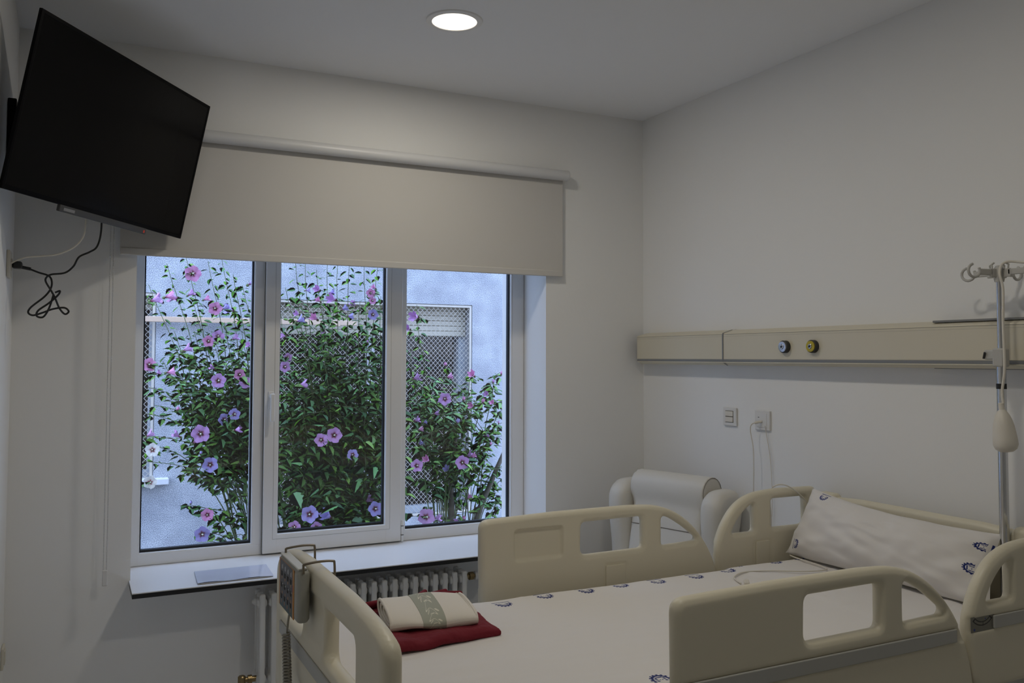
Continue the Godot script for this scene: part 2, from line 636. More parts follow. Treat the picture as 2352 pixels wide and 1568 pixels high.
func room() -> void:
	# window wall as a slab with an opening
	var x0 := XL - 0.2
	var x1 := XR + 0.2
	var zo := -4.33
	var b := MB.new()
	b.box(Vector3(x0, GROUND - 0.1, zo), Vector3(0.217, 3.3, ZW))
	b.box(Vector3(2.17, GROUND - 0.1, zo), Vector3(x1, 3.3, ZW))
	b.box(Vector3(0.217, GROUND - 0.1, zo), Vector3(2.17, 0.655, ZW))
	b.box(Vector3(0.217, 2.40, zo), Vector3(2.17, 3.3, ZW))
	structure("wall_back", b.mesh(), MT.wall_paint, "white painted wall with the window opening and its reveal", "wall")
	structure("wall_right", one_box(Vector3(XR, -0.1, zo + 0.02), Vector3(XR + 0.2, 3.3, ZB + 0.2)), MT.wall_paint, "plain white wall behind the head of the bed", "wall")
	structure("wall_left", one_box(Vector3(XL - 0.2, -0.1, zo + 0.02), Vector3(XL, 3.3, ZB + 0.2)), MT.wall_paint, "white wall carrying the television bracket and socket", "wall")
	structure("wall_front", one_box(Vector3(XL, -0.1, ZB), Vector3(XR, 3.3, ZB + 0.2)), MT.wall_paint, "plain white wall facing the window", "wall")
	structure("floor", one_box(Vector3(XL, -0.15, ZW), Vector3(XR, 0.0, ZB)), MT.floor_vinyl, "smooth greyish brown vinyl floor of the room", "floor")
	structure("ceiling", one_box(Vector3(XL, YC, ZW), Vector3(XR, YC + 0.2, ZB)), MT.ceiling_paint, "plain white ceiling with a recessed downlight", "ceiling")

func bar_frame(x0: float, x1: float, y0: float, y1: float, wl: float, wr: float, wb: float, wt: float, z0: float, z1: float, r: float) -> ArrayMesh:
	var b := MB.new()
	b.rbox(Vector3(x0, y0, z0), Vector3(x0 + wl, y1, z1), r, 2)
	b.rbox(Vector3(x1 - wr, y0, z0), Vector3(x1, y1, z1), r, 2)
	b.rbox(Vector3(x0 + wl - r, y0, z0), Vector3(x1 - wr + r, y0 + wb, z1), r, 2)
	b.rbox(Vector3(x0 + wl - r, y1 - wt, z0), Vector3(x1 - wr + r, y1, z1), r, 2)
	return b.mesh()

func window_in_wall() -> void:
	var w := Node3D.new()
	w.name = "window_1"
	add_child(w)
	w.set_meta("kind", "structure")
	w.set_meta("label", "white three-part window with dark gaskets over a deep sill")
	w.set_meta("category", "window")
	var zf := -4.19
	put("outer_frame", bar_frame(0.219, 2.168, 0.679, 2.398, 0.040, 0.070, 0.050, 0.055, -4.315, zf, 0.003), MT.frame_white, w)
	put("mullion", one_box(Vector3(0.747, 0.727, -4.314), Vector3(0.80, 2.36, zf + 0.0006), 0.003), MT.frame_white, w)
	put("mullion", one_box(Vector3(1.452, 0.727, -4.314), Vector3(1.494, 2.36, zf + 0.0006), 0.003), MT.frame_white, w)
	# [x0, x1, y0, y1, front of the bead]
	var panes := [[0.262, 0.745, 0.731, 2.342, zf - 0.006], [1.496, 2.094, 0.731, 2.342, zf - 0.006]]
	for p in panes:
		put("glazing_bead", bar_frame(p[0] - 0.004, p[1] + 0.004, p[2] - 0.004, p[3] + 0.004, 0.006, 0.006, 0.006, 0.006, -4.225, p[4] + 0.004, 0.002), MT.frame_white, w)
		put("gasket", bar_frame(p[0] + 0.001, p[1] - 0.001, p[2] + 0.001, p[3] - 0.001, 0.008, 0.008, 0.012, 0.012, -4.24, -4.212, 0.002), MT.gasket, w)
		put("pane", one_box(Vector3(p[0] + 0.002, p[2] + 0.002, -4.229), Vector3(p[1] - 0.002, p[3] - 0.002, -4.225)), MT.pane_glass, w)
	# opening sash in the middle, standing proud of the frame
	var zs := -4.163
	var sash := put("sash", bar_frame(0.790, 1.466, 0.685, 2.392, 0.066, 0.080, 0.084, 0.084, -4.212, zs, 0.004), MT.frame_white, w)
	put("glazing_bead", bar_frame(0.852, 1.390, 0.765, 2.312, 0.006, 0.006, 0.006, 0.006, -4.20, zs - 0.001, 0.002), MT.frame_white, sash)
	put("gasket", bar_frame(0.857, 1.385, 0.770, 2.307, 0.008, 0.008, 0.012, 0.012, -4.215, -4.190, 0.002), MT.gasket, sash)
	put("pane", one_box(Vector3(0.858, 0.771, -4.206), Vector3(1.384, 2.306, -4.202)), MT.pane_glass, sash)
	# fine joint lines in the profiles
	var jn := MB.new()
	jn.box(Vector3(0.7885, 0.684, -4.189), Vector3(0.7898, 2.36, -4.1705))
	jn.box(Vector3(0.835, 0.75, zs - 0.002), Vector3(0.8358, 2.33, zs + 0.0006))
	jn.box(Vector3(1.4065, 0.75, zs - 0.002), Vector3(1.4073, 2.33, zs + 0.0006))
	jn.box(Vector3(0.835, 0.7492, zs - 0.002), Vector3(1.407, 0.750, zs + 0.0006))
	put("profile_joint", jn.mesh(), MT.panel_line, sash)
	# handle: rose, neck and lever hanging down
	var hd := put("handle", one_box(Vector3(0.806, 1.355, zs), Vector3(0.832, 1.440, zs + 0.008), 0.003), MT.frame_white, sash)
	hd.set_meta("label", "white lever handle")
	var lv := MB.new()
	lv.rbox(Vector3(0.811, 1.408, zs + 0.006), Vector3(0.827, 1.427, zs + 0.044), 0.005, 3)
	lv.rbox(Vector3(0.809, 1.300, zs + 0.036), Vector3(0.829, 1.430, zs + 0.050), 0.006, 3)
	w.get_node("sash")
	var lever := put("handle_lever", lv.mesh(), MT.frame_white, sash)
	lever.set_meta("label", "white lever handle")
	for hy: float in [0.735]:
		var hb := MB.new()
		hb.lathe([Vector2(0, -0.052), Vector2(0.006, -0.052), Vector2(0.007, -0.05), Vector2(0.007, 0.05), Vector2(0.006, 0.052), Vector2(0, 0.052)], 12, Transform3D(Basis(), Vector3(1.474, hy, zs - 0.004)))
		put("hinge", hb.mesh(), MT.frame_white, sash)
		var hk := MB.new()
		for yy: float in [-0.020, 0.024]:
			hk.lathe([Vector2(0, -0.0015), Vector2(0.0078, -0.0015), Vector2(0.0078, 0.0015), Vector2(0, 0.0015)], 12, Transform3D(Basis(), Vector3(1.474, hy + yy, zs - 0.004)))
		put("hinge_ring", hk.mesh(), MT.gasket, sash)
	# sill: white top on a black core
	put("window_sill", one_box(Vector3(0.217, 0.672, -4.20), Vector3(2.17, 0.678, -3.950), 0.001, 1), MT.sill_white, w)
	var sl := MB.new()
	sl.rbox(Vector3(0.212, 0.6735, -3.951), Vector3(2.185, 0.678, -3.724), 0.001, 1)
	put("window_sill", sl.mesh(), MT.sill_white, w)
	put("sill_core", one_box(Vector3(0.2145, 0.656, -3.943), Vector3(2.1825, 0.6733, -3.7265)), MT.sill_white, w)
	# black plastic edging glued round the exposed edge, as the photograph shows it
	var eb := MB.new()
	eb.box(Vector3(0.2125, 0.656, -3.7265), Vector3(2.1845, 0.6733, -3.7245))
	eb.box(Vector3(0.2125, 0.656, -3.943), Vector3(0.2145, 0.6733, -3.7265))
	eb.box(Vector3(2.1825, 0.656, -3.943), Vector3(2.1845, 0.6733, -3.7265))
	put("edge_banding", eb.mesh(), MT.sill_edging, w).set_meta("label", "black plastic edging strip")

func courtyard() -> void:
	var zo := ZOUT
	var b := MB.new()
	var xa := -7.0
	var xb := 9.0
	var top := 3.9
	var back := zo - 0.4
	# house wall with two window recesses
	b.box(Vector3(xa, GROUND - 0.1, back), Vector3(-0.75, top, zo))
	b.box(Vector3(-0.75, 2.044, back), Vector3(0.488, top, zo))
	b.box(Vector3(-0.75, GROUND - 0.1, back), Vector3(0.488, 0.745, zo))
	b.box(Vector3(0.488, GROUND - 0.1, back), Vector3(1.27, top, zo))
	b.box(Vector3(1.27, 2.028, back), Vector3(2.889, top, zo))
	b.box(Vector3(1.27, GROUND - 0.1, back), Vector3(2.889, 0.35, zo))
	b.box(Vector3(2.889, GROUND - 0.1, back), Vector3(xb, top, zo))
	structure("wall_outside", b.mesh(), MT.stucco, "pale rough stucco house wall across the courtyard", "wall")
	structure("ground", one_box(Vector3(xa, GROUND - 0.3, zo), Vector3(xb, GROUND, -4.33)), MT.paving, "pale concrete ground of the courtyard below the shrubs", "ground")
	# the unlit room behind the two house windows
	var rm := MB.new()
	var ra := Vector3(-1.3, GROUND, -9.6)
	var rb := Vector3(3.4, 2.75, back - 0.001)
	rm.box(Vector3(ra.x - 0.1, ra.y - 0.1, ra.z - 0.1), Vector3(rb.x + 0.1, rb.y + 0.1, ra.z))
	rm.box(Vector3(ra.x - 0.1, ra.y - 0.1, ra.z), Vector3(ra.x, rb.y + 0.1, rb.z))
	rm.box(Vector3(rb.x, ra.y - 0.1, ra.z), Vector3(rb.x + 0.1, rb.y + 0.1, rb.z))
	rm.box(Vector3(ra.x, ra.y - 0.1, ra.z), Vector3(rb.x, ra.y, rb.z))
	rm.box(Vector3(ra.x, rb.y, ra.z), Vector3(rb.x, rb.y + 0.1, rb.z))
	structure("wall_house", rm.mesh(), MT.house_shade_brown, "brown lining coloured dark as the shade of the room behind the grilled house windows", "wall")
	outside_window("window_2", Vector3(1.27, 0.35, zo), 2.889 - 1.27, 2.028 - 0.35, 0.255, 0.056, "wide house window with beige shutter behind a diamond grille")
	outside_window("window_3", Vector3(-0.75, 0.745, zo), 0.488 + 0.75, 2.044 - 0.745, 0.115, 0.030, "dark house window behind a diamond grille beside the ledge")
	var c := thing("wall_pipe", "tan horizontal pipe running along the stucco house wall", "pipe", Vector3(0.85, 1.858, zo + 0.06))
	put("pipe_run", one_box(Vector3(-1.6, -0.019, -0.012), Vector3(1.05, 0.019, 0.012), 0.004), MT.conduit_tan, c)
	for px: float in [-1.3, -0.1, 0.9]:
		put("clip", one_box(Vector3(px, -0.026, -0.06), Vector3(px + 0.02, 0.026, 0.016), 0.003, 1), MT.conduit_tan, c)
	var l := put("window_ledge", one_box(Vector3(-0.80, 0.722, zo - 0.1), Vector3(0.585, 0.765, zo + 0.07), 0.006), MT.ledge_stone)
	l.set_meta("kind", "structure")
	tag(l, "pale stone ledge under the dark grilled house window", "ledge")

func outside_window(called: String, at: Vector3, w: float, h: float, shutter: float, side: float, label: String) -> void:
	var n := Node3D.new()
	n.name = called
	add_child(n)
	n.position = at
	n.set_meta("kind", "structure")
	n.set_meta("label", label)
	n.set_meta("category", "window")
	var d := -0.16
	put("window_pane", one_box(Vector3(0.02, 0.02, d - 0.024), Vector3(w - 0.02, h - 0.02, d - 0.020)), MT.house_glass, n)
	put("window_frame", bar_frame(0.0, w, 0.0, h, 0.055, side, 0.06, 0.06, d - 0.05, d + 0.01, 0.003), MT.outside_frame, n)
	put("center_bar", one_box(Vector3(w / 2 - 0.03, 0.02, d - 0.04), Vector3(w / 2 + 0.03, h - 0.02, d + 0.012), 0.003, 1), MT.outside_frame, n)
	var rows := int(shutter / 0.042)
	for i in rows:
		var y := h - shutter + i * 0.042
		put("slat", one_box(Vector3(0.005, y + 0.001, d + 0.02), Vector3(w - 0.005, y + 0.041, d + 0.036), 0.007), MT.shutter_beige, n)
	# woven wire grille in front of the recess
	var g := MB.new()
	var step := 0.038
	var zf := -0.015
	var slope := 1.05
	var cnt := int((w + h / slope) / step) + 1
	for s: float in [1.0, -1.0]:
		for i in cnt:
			var c0 := i * step
			# line x = c0 - y / slope (mirrored for the other set), clipped to the opening
			var pts := []
			var x_low := c0
			var x_high := c0 - h / slope
			var ya := 0.0
			var yb := h
			if x_low > w: ya = (c0 - w) * slope
			if x_high < 0.0: yb = c0 * slope
			if yb <= ya + 0.01: continue
			var pa := Vector3(c0 - ya / slope, ya, 0)
			var pb := Vector3(c0 - yb / slope, yb, 0)
			if s < 0.0:
				pa.x = w - pa.x
				pb.x = w - pb.x
			var zz := zf + s * 0.0022
			g.tube(PackedVector3Array([pa + Vector3(0, 0, zz), pb + Vector3(0, 0, zz)]), 0.0017, 4, false, false)
	var o := put("wire_grille", g.mesh(), MT.grille_paint, n)
	o.set_meta("kind", "stuff")
	put("grille_frame", bar_frame(0.004, w - 0.004, 0.004, h - 0.004, 0.018, 0.018, 0.018, 0.018, zf - 0.01, zf + 0.01, 0.002), MT.grille_paint, n)

# ------------------------------------------------------------------ bed
func bed() -> void:
	var t := thing("hospital_bed", "cream plastic hospital bed with raised side rails made up in white", "bed", Vector3(1.62, 0, -2.14))
	var at := -t.position
	# rails: a long one at the foot end, a short one at the head end, on both sides
	var long_out := rounded([[1.213, 0.60, 0.02], [1.210, 1.058, 0.035], [1.50, 1.066, 0.0], [1.80, 1.066, 0.0], [1.93, 1.060, 0.08], [2.035, 1.020, 0.08], [2.125, 0.945, 0.08], [2.190, 0.845, 0.08], [2.222, 0.730, 0.06], [2.232, 0.60, 0.02]], 6)
	var long_h1 := rounded([[1.600, 0.906, 0.028], [1.603, 1.020, 0.018], [1.862, 1.022, 0.016], [1.862, 0.908, 0.016]], 5)
	var long_h2 := rounded([[1.948, 0.908, 0.016], [1.948, 1.018, 0.02], [1.985, 1.008, 0.03], [2.045, 0.972, 0.03], [2.108, 0.925, 0.014], [2.104, 0.912, 0.012]], 5)
	var short_out := rounded([[2.226, 0.685, 0.05], [2.205, 0.80, 0.04], [2.200, 0.880, 0.03], [2.235, 0.965, 0.06], [2.300, 1.040, 0.06], [2.390, 1.076, 0.06], [2.52, 1.082, 0.0], [2.722, 1.078, 0.022], [2.724, 0.685, 0.03]], 6)
	var short_h1 := rounded([[2.278, 0.922, 0.014], [2.300, 0.962, 0.03], [2.345, 1.008, 0.03], [2.388, 1.030, 0.014], [2.390, 0.922, 0.014]], 5)
	var short_h2 := rounded([[2.482, 0.930, 0.016], [2.480, 1.042, 0.016], [2.656, 1.042, 0.018], [2.660, 0.930, 0.022]], 5)
	var long_dents_in := [[Vector2(1.43, 0.965), Vector2(0.093, 0.052), 0.012, 0.012, 0, 0.005], [Vector2(1.74, 0.80), Vector2(0.055, 0.07), 0.02, 0.0025, 0, 0.003]]
	var dents := [[], []]
	for s in 2:
		var sign := 1 if s == 0 else -1
		var zc := -2.665 if s == 0 else -1.615
		# the inner face points towards the mattress: +z for the far rails, -z for the near ones
		var dl := []
		for e in long_dents_in: dl.append([e[0], e[1], e[2], e[3], sign, e[5]])
		dl.append([Vector2(1.72, 0.853), Vector2(0.56, 0.021), 0.004, 0.004, -sign, 0.003])
		var lr := put("side_rail", plate(long_out, [long_h1, long_h2], 0.021, 0.0205, 0.0055, dl), MT.bed_plastic, t)
		lr.position = at + Vector3(0, 0, zc)
		var ds := [[Vector2(2.43, 0.82), Vector2(0.05, 0.07), 0.02, 0.0025, sign, 0.003], [Vector2(2.46, 0.869), Vector2(0.26, 0.021), 0.004, 0.004, -sign, 0.003]]
		var sr := put("side_rail", plate(short_out, [short_h1, short_h2], 0.021, 0.0205, 0.0055, ds), MT.bed_plastic, t)
		sr.position = at + Vector3(0, 0, zc)
		var zo := -0.0215 * sign
		put("grip_strip", one_box(Vector3(1.235, 0.835, zo - 0.0035), Vector3(2.145, 0.871, zo + 0.0035), 0.003, 1), MT.bed_strip, lr)
		put("grip_strip", one_box(Vector3(2.30 if s == 1 else 2.22, 0.851, zo - 0.0035), Vector3(2.715, 0.887, zo + 0.0035), 0.003, 1), MT.bed_strip, sr)
		# release plates on the inner faces
		var zi := 0.0205 * sign
		put("release_plate", one_box(Vector3(1.700, 0.70, zi - 0.003), Vector3(1.782, 0.862, zi + 0.003), 0.006), MT.bed_plastic, lr)
		put("release_plate", one_box(Vector3(2.395, 0.72, zi - 0.003), Vector3(2.462, 0.885, zi + 0.003), 0.006), MT.bed_plastic, sr)
		if s == 1:
			var st := put("angle_sticker", one_box(Vector3(2.194, 0.851, -0.0003), Vector3(2.294, 0.893, 0.0003)), MT.tv_mark, sr)
			st.position = Vector3(0.014, -0.002, 0.0186)
			st.material_override = angle_sticker()
			st.set_meta("label", "grey sticker with a curved black scale")
	# footboard across the end, hung between the long rails
	var fo := rounded([[-0.52, -0.62, 0.02], [-0.522, -0.06, 0.05], [-0.40, -0.006, 0.10], [-0.2, 0.004, 0.0], [0.2, 0.004, 0.0], [0.40, -0.006, 0.08], [0.494, -0.028, 0.035], [0.492, -0.62, 0.02]], 6)
	var fh := rounded([[0.035, -0.192, 0.024], [0.037, -0.072, 0.016], [0.292, -0.072, 0.020], [0.292, -0.192, 0.024]], 5)
	var fh2 := rounded([[-0.45, -0.192, 0.024], [-0.45, -0.072, 0.018], [-0.195, -0.072, 0.016], [-0.195, -0.192, 0.024]], 5)
	var fb := put("footboard", plate(fo, [fh, fh2], 0.023, 0.0225, 0.0055, [[Vector2(-0.08, -0.12), Vector2(0.10, 0.062), 0.02, 0.008, 1, 0.008], [Vector2(0.0, -0.244), Vector2(0.47, 0.022), 0.004, 0.005, 1, 0.003], [Vector2(0.0, -0.46), Vector2(0.46, 0.14), 0.02, 0.005, 1, 0.008]]), MT.bed_plastic, t)
	fb.position = at + Vector3(0.568, 1.062, -2.14)
	fb.rotation.y = -PI / 2
	put("grip_strip", one_box(Vector3(-0.46, -0.263, 0.0165), Vector3(0.46, -0.226, 0.0235), 0.003, 1), MT.bed_strip, fb)
	# headboard at the wall
	var ho := rounded([[-0.455, -0.50, 0.02], [-0.455, -0.008, 0.035], [-0.25, 0.004, 0.0], [0.25, 0.004, 0.0], [0.455, -0.008, 0.035], [0.455, -0.50, 0.02]], 6)
	var hb := put("headboard", plate(ho, [], 0.022, 0.0215, 0.0065), MT.bed_plastic, t)
	hb.position = at + Vector3(2.688, 1.060, -2.14)
	hb.rotation.y = -PI / 2
	put("corner_grip", one_box(Vector3(0.36, -0.055, -0.026), Vector3(0.452, 0.010, 0.026), 0.02, 3), MT.bed_plastic, hb)
	put("corner_grip", one_box(Vector3(-0.452, -0.055, -0.026), Vector3(-0.36, 0.010, 0.026), 0.02, 3), MT.bed_plastic, hb)
	# chassis
	var fr := MB.new()
	fr.rbox(Vector3(0.60, 0.60, -2.58), Vector3(2.66, 0.66, -2.53), 0.008)
	fr.rbox(Vector3(0.60, 0.60, -1.75), Vector3(2.66, 0.66, -1.70), 0.008)
	for x: float in [0.62, 1.25, 1.95, 2.60]:
		fr.rbox(Vector3(x, 0.602, -2.54), Vector3(x + 0.05, 0.655, -1.74), 0.006)
	for m in fr.v.size(): fr.v[m] += at
	put("frame", fr.mesh(), MT.bed_metal, t)
	put("mattress_platform", one_box(Vector3(0.60, 0.655, -2.58) + at, Vector3(2.655, 0.675, -1.70) + at, 0.006), MT.bed_strip, t)
	var bs := MB.new()
	bs.rbox(Vector3(0.80, 0.14, -2.46), Vector3(2.45, 0.22, -2.38), 0.01)
	bs.rbox(Vector3(0.80, 0.14, -1.90), Vector3(2.45, 0.22, -1.82), 0.01)
	bs.rbox(Vector3(0.78, 0.145, -2.46), Vector3(0.86, 0.215, -1.82), 0.01)
	bs.rbox(Vector3(2.39, 0.145, -2.46), Vector3(2.47, 0.215, -1.82), 0.01)
	for x: float in [1.05, 2.15]:
		bs.rbox(Vector3(x, 0.16, -2.20), Vector3(x + 0.10, 0.62, -2.08), 0.012)
	for m in bs.v.size(): bs.v[m] += at
	put("base", bs.mesh(), MT.bed_metal, t)
	for x: float in [0.85, 2.40]:
		for z: float in [-2.42, -1.86]:
			var wh := MB.new()
			wh.lathe([Vector2(0, -0.02), Vector2(0.055, -0.02), Vector2(0.065, -0.01), Vector2(0.065, 0.01), Vector2(0.055, 0.02), Vector2(0, 0.02)], 20, Transform3D(Basis(Vector3.RIGHT, PI / 2), Vector3(x, 0.066, z) + at))
			wh.rbox(Vector3(x - 0.02, 0.07, z - 0.035) + at, Vector3(x + 0.02, 0.15, z + 0.035) + at, 0.006)
			put("castor", wh.mesh(), MT.chair_leg, t)

func angle_sticker() -> StandardMaterial3D:
	var w := 128
	var h := 56
	var im := Image.create(w, h, false, Image.FORMAT_RGB8)
	im.fill(Color(0.47, 0.46, 0.42))
	for y in h:
		for x in w:
			var p := Vector2(x - 62.0, (y + 24.0) * 1.15)
			var r := p.length()
			var an := atan2(p.x, p.y)
			if absf(an) < 0.85:
				if absf(r - 66.0) < 2.2 or absf(r - 52.0) < 2.0: im.set_pixel(x, y, Color(0.08, 0.08, 0.08))
			if absf(absf(an) - 0.85) < 0.05 and r > 50.0 and r < 68.0: im.set_pixel(x, y, Color(0.08, 0.08, 0.08))
			if absf(an - 0.05) < 0.03 and r > 52.0 and r < 66.0: im.set_pixel(x, y, Color(0.08, 0.08, 0.08))
			if Vector2(x - 18, y - 46).length() < 4.5 or Vector2(x - 78, y - 12).length() < 2.5: im.set_pixel(x, y, Color(0.12, 0.2, 0.55))
	var m := mat("angle_sticker", Color.WHITE, 0.4)
	m.albedo_texture = ImageTexture.create_from_image(im)
	m.cull_mode = BaseMaterial3D.CULL_DISABLED
	return m

# the blue laundry emblem: a toothed ring open on one side, a face of bars and dots inside, a line of small print
func emblem(size: int) -> Image:
	var im := Image.create(size, size, false, Image.FORMAT_RGBA8)
	im.fill(Color(1, 1, 1, 0))
	var blue := Color(0.10, 0.17, 0.46, 1)
	var c := size * 0.5
	for y in size:
		for x in size:
			var p := Vector2(x - c, y - size * 0.46) / (size * 0.5)
			var r := p.length()
			var an := atan2(p.y, p.x)
			var on := false
			var tooth := 0.80 + (0.14 if sin(an * 15.0) > 0.0 else 0.0)
			if p.y > -0.22:
				if r > 0.60 and r < tooth: on = true
			if absf(p.x) > 0.28 and absf(p.x) < 0.50 and p.y > -0.18 and p.y < 0.30 and fmod(absf(p.y) * 10.0, 1.0) > 0.28: on = true
			if p.y > 0.36 and p.y < 0.47 and absf(p.x) < 0.34: on = true
			if (p - Vector2(-0.11, 0.02)).length() < 0.055 or (p - Vector2(0.11, 0.02)).length() < 0.055: on = true
			# small print above
			if p.y > -0.62 and p.y < -0.50 and absf(p.x) < 0.98 and fmod(p.x * 9.0 + 20.0, 1.0) > 0.22: on = true
			if on: im.set_pixel(x, y, blue)
	return im

func bedding() -> void:
	# mattress
	var ma := put("mattress", one_box(Vector3(0.63, 0.676, -2.57), Vector3(2.605, 0.815, -1.71), 0.03, 3), MT.sheet_cotton)
	tag(ma, "thick mattress hidden under the white printed sheet", "mattress")
	# sheet with its row of emblems
	var tw := 2048
	var th := 1024
	var im := Image.create(tw, th, false, Image.FORMAT_RGBA8)
	im.fill(Color(0.96, 0.955, 0.95, 1))
	var x0 := 0.615
	var x1 := 2.617
	var half := 0.565
	var e := emblem(64)
	var flip := emblem(64)
	flip.rotate_180()
	var rows := [[1.062, -2.50], [1.222, -2.497], [1.381, -2.515], [1.538, -2.517], [1.681, -2.523], [1.830, -2.514], [1.992, -2.51], [2.150, -2.525], [2.225, -2.565], [2.396, -2.545], [2.52, -2.55]]
	for q in rows:
		stamp(im, e, (q[0] - x0) / (x1 - x0), ((q[1] + 2.14) / half + 1.0) / 2.0)
	for q in [[0.80, -1.755], [0.96, -1.755], [1.12, -1.757], [1.285, -1.752], [1.44, -1.755], [1.60, -1.755], [1.76, -1.758], [1.92, -1.755], [2.08, -1.755], [2.24, -1.755], [2.52, -1.80]]:
		stamp(im, flip, (q[0] - x0) / (x1 - x0), ((q[1] + 2.14) / half + 1.0) / 2.0)
	MT.sheet_cotton.albedo_texture = ImageTexture.create_from_image(im)
	MT.sheet_cotton.albedo_color = Color(0.94, 0.93, 0.92)
	var nz := noise_of(21, 2.2, 3)
	var cr := noise_of(22, 7.0, 2)
	var pts := []
	var uvs := []
	var cols := 150
	var lines := 96
	for j in lines + 1:
		var s := lerpf(-half, half, float(j) / lines)
		var row := []
		var ur := []
		for i in cols + 1:
			var x := lerpf(x0, x1, float(i) / cols)
			# unroll across the mattress: flat on top, down the sides
			var top_half := 0.43
			var a := absf(s)
			var z := 0.0
			var y := 0.0
			var r := 0.035
			if a < top_half - r:
				z = s
			elif a < top_half - r + r * PI / 2:
				var an := (a - top_half + r) / r
				z = signf(s) * (top_half - r + sin(an) * r)
				y = -(1.0 - cos(an)) * r
			else:
				z = signf(s) * top_half
				y = -r - (a - top_half + r - r * PI / 2)
			var d := 0.0035 * nz.get_noise_2d(x * 1.0, s * 1.6) + 0.0022 * cr.get_noise_2d(x * 0.35, s * 2.2)
			d += 0.0016 * (1.0 - smoothstep(0.0, 0.012, absf(x - 1.32 - 0.04 * s)))
			d += 0.0035 * smoothstep(2.170, 2.182, x + 0.015 * sin(s * 9.0))
			d += 0.002 * (1.0 - smoothstep(0.0, 0.01, absf(s + 0.02)))
			var out := 0.006 if a > top_half - r else 0.0
			row.append(Vector3(x, 0.8235 + y + d, -2.14 + z + signf(s) * (out * 0.5 + absf(d) * (1.0 if y < -0.01 else 0.0))))
			ur.append(Vector2(float(i) / cols, float(j) / lines))
		pts.append(row)
		uvs.append(ur)
	var sb := MB.new()
	sb.grid(pts, uvs)
	var so := put("bed_sheet", sb.mesh(), MT.sheet_cotton)
	tag(so, "white cotton sheet printed with a row of blue emblems on the bed", "sheet")
	# pillow leaning on the headboard
	var pim := Image.create(1024, 512, false, Image.FORMAT_RGBA8)
	pim.fill(Color(0.96, 0.955, 0.95, 1))
	var pe := emblem(72)
	var pl := pe.duplicate()
	pl.rotate_90(CLOCKWISE)
	var pr := pe.duplicate()
	pr.rotate_90(COUNTERCLOCKWISE)
	stamp(pim, pr, 0.075, 0.84)
	stamp(pim, pe, 0.13, 0.075)
	stamp(pim, pl, 0.972, 0.26)
	stamp(pim, pl, 0.955, 0.60)
	MT.pillow_cotton.albedo_texture = ImageTexture.create_from_image(pim)
	MT.pillow_cotton.albedo_color = Color(0.94, 0.93, 0.92)
	var po := thing("pillow", "plump white pillow with blue emblems leaning on the headboard", "pillow", Vector3(2.54, 0.83, -2.19))
	var pn := noise_of(40, 2.2, 2)
	var pw := noise_of(41, 4.5, 1)
	for side in 2:
		var rowsp := []
		var uvp := []
		for j in 41:
			var bb := lerpf(-1.0, 1.0, j / 40.0)
			var row := []
			var ur := []
			for i in 81:
				var aa := lerpf(-1.0, 1.0, i / 80.0)
				var ea := pow(maxf(0.0, 1.0 - pow(absf(aa), 2.4)), 0.55)
				var eb := pow(maxf(0.0, 1.0 - pow(absf(bb), 2.2)), 0.55)
				var body := ea * eb
				var th2 := 0.098 * body
				var wide := 0.415 * (1.0 - 0.035 * (1.0 - bb * bb)) + 0.018 * (-bb) * absf(aa)
				var tall := 0.132
				if bb > 0.0: tall *= 1.0 - 0.20 * (1.0 - aa * aa)
				else: tall *= 1.0 - 0.05 * (1.0 - aa * aa)
				var wr := 0.013 * pn.get_noise_2d(aa * 0.9, bb * 0.7) + 0.005 * pw.get_noise_2d(aa * 0.6 + bb * 0.5, bb * 0.4)
				# creases running in from the corners
				wr += 0.006 * sin((aa * 1.6 - bb) * 9.0) * smoothstep(0.55, 1.0, absf(aa))
				var off := (th2 + wr * sqrt(body)) * (1.0 if side == 0 else -0.30)
				# local frame: along z, leaning up and back, out towards the room
				var up := Vector3(0.44, 0.898, 0.0)
				var outw := Vector3(-0.898, 0.44, 0.0)
				var p := Vector3(0.030, 0.121 - (0.020 * aa if bb > 0.0 else 0.0) * bb, 0.0) + Vector3(0, 0, 1) * aa * wide + up * bb * tall + outw * (off - 0.012 * aa * aa)
				p.y = maxf(p.y, 0.001 + 0.004 * absf(aa))
				row.append(p)
				ur.append(Vector2((aa + 1.0) / 2.0, 1.0 - (bb + 1.0) / 2.0))
			rowsp.append(row)
			uvp.append(ur)
		var pb := MB.new()
		pb.grid(rowsp, uvp, side == 0)
		put("pillowcase" if side == 0 else "pillowcase_back", pb.mesh(), MT.pillow_cotton, po)
	# folded red garment
	var rg := thing("folded_garment", "dark red folded garment lying at the foot of the bed", "clothing", Vector3(0.925, 0.826, -2.385))
	var gn := noise_of(61, 4.0, 3)
	put("folded_cloth", field(Vector3(-0.24, -0.02, -0.24), Vector3(0.24, 0.07, 0.24), 0.0075, func(p: Vector3) -> float:
		var w := 0.011 * gn.get_noise_2d(p.x * 1.1, p.z * 1.1)
		var q := Vector3(p.x + 0.014 * sin(p.z * 14.0), p.y - w, p.z + 0.010 * sin(p.x * 13.0))
		var d1 := sd_box(q, Vector3(0.0, 0.010, 0.0), Vector3(0.163, 0.011, 0.187), 0.0105)
		var d2 := sd_box(q, Vector3(-0.01, 0.019, 0.01), Vector3(0.148, 0.008, 0.168), 0.0075)
		return smin(d1, d2, 0.008)), MT.red_cloth, rg)
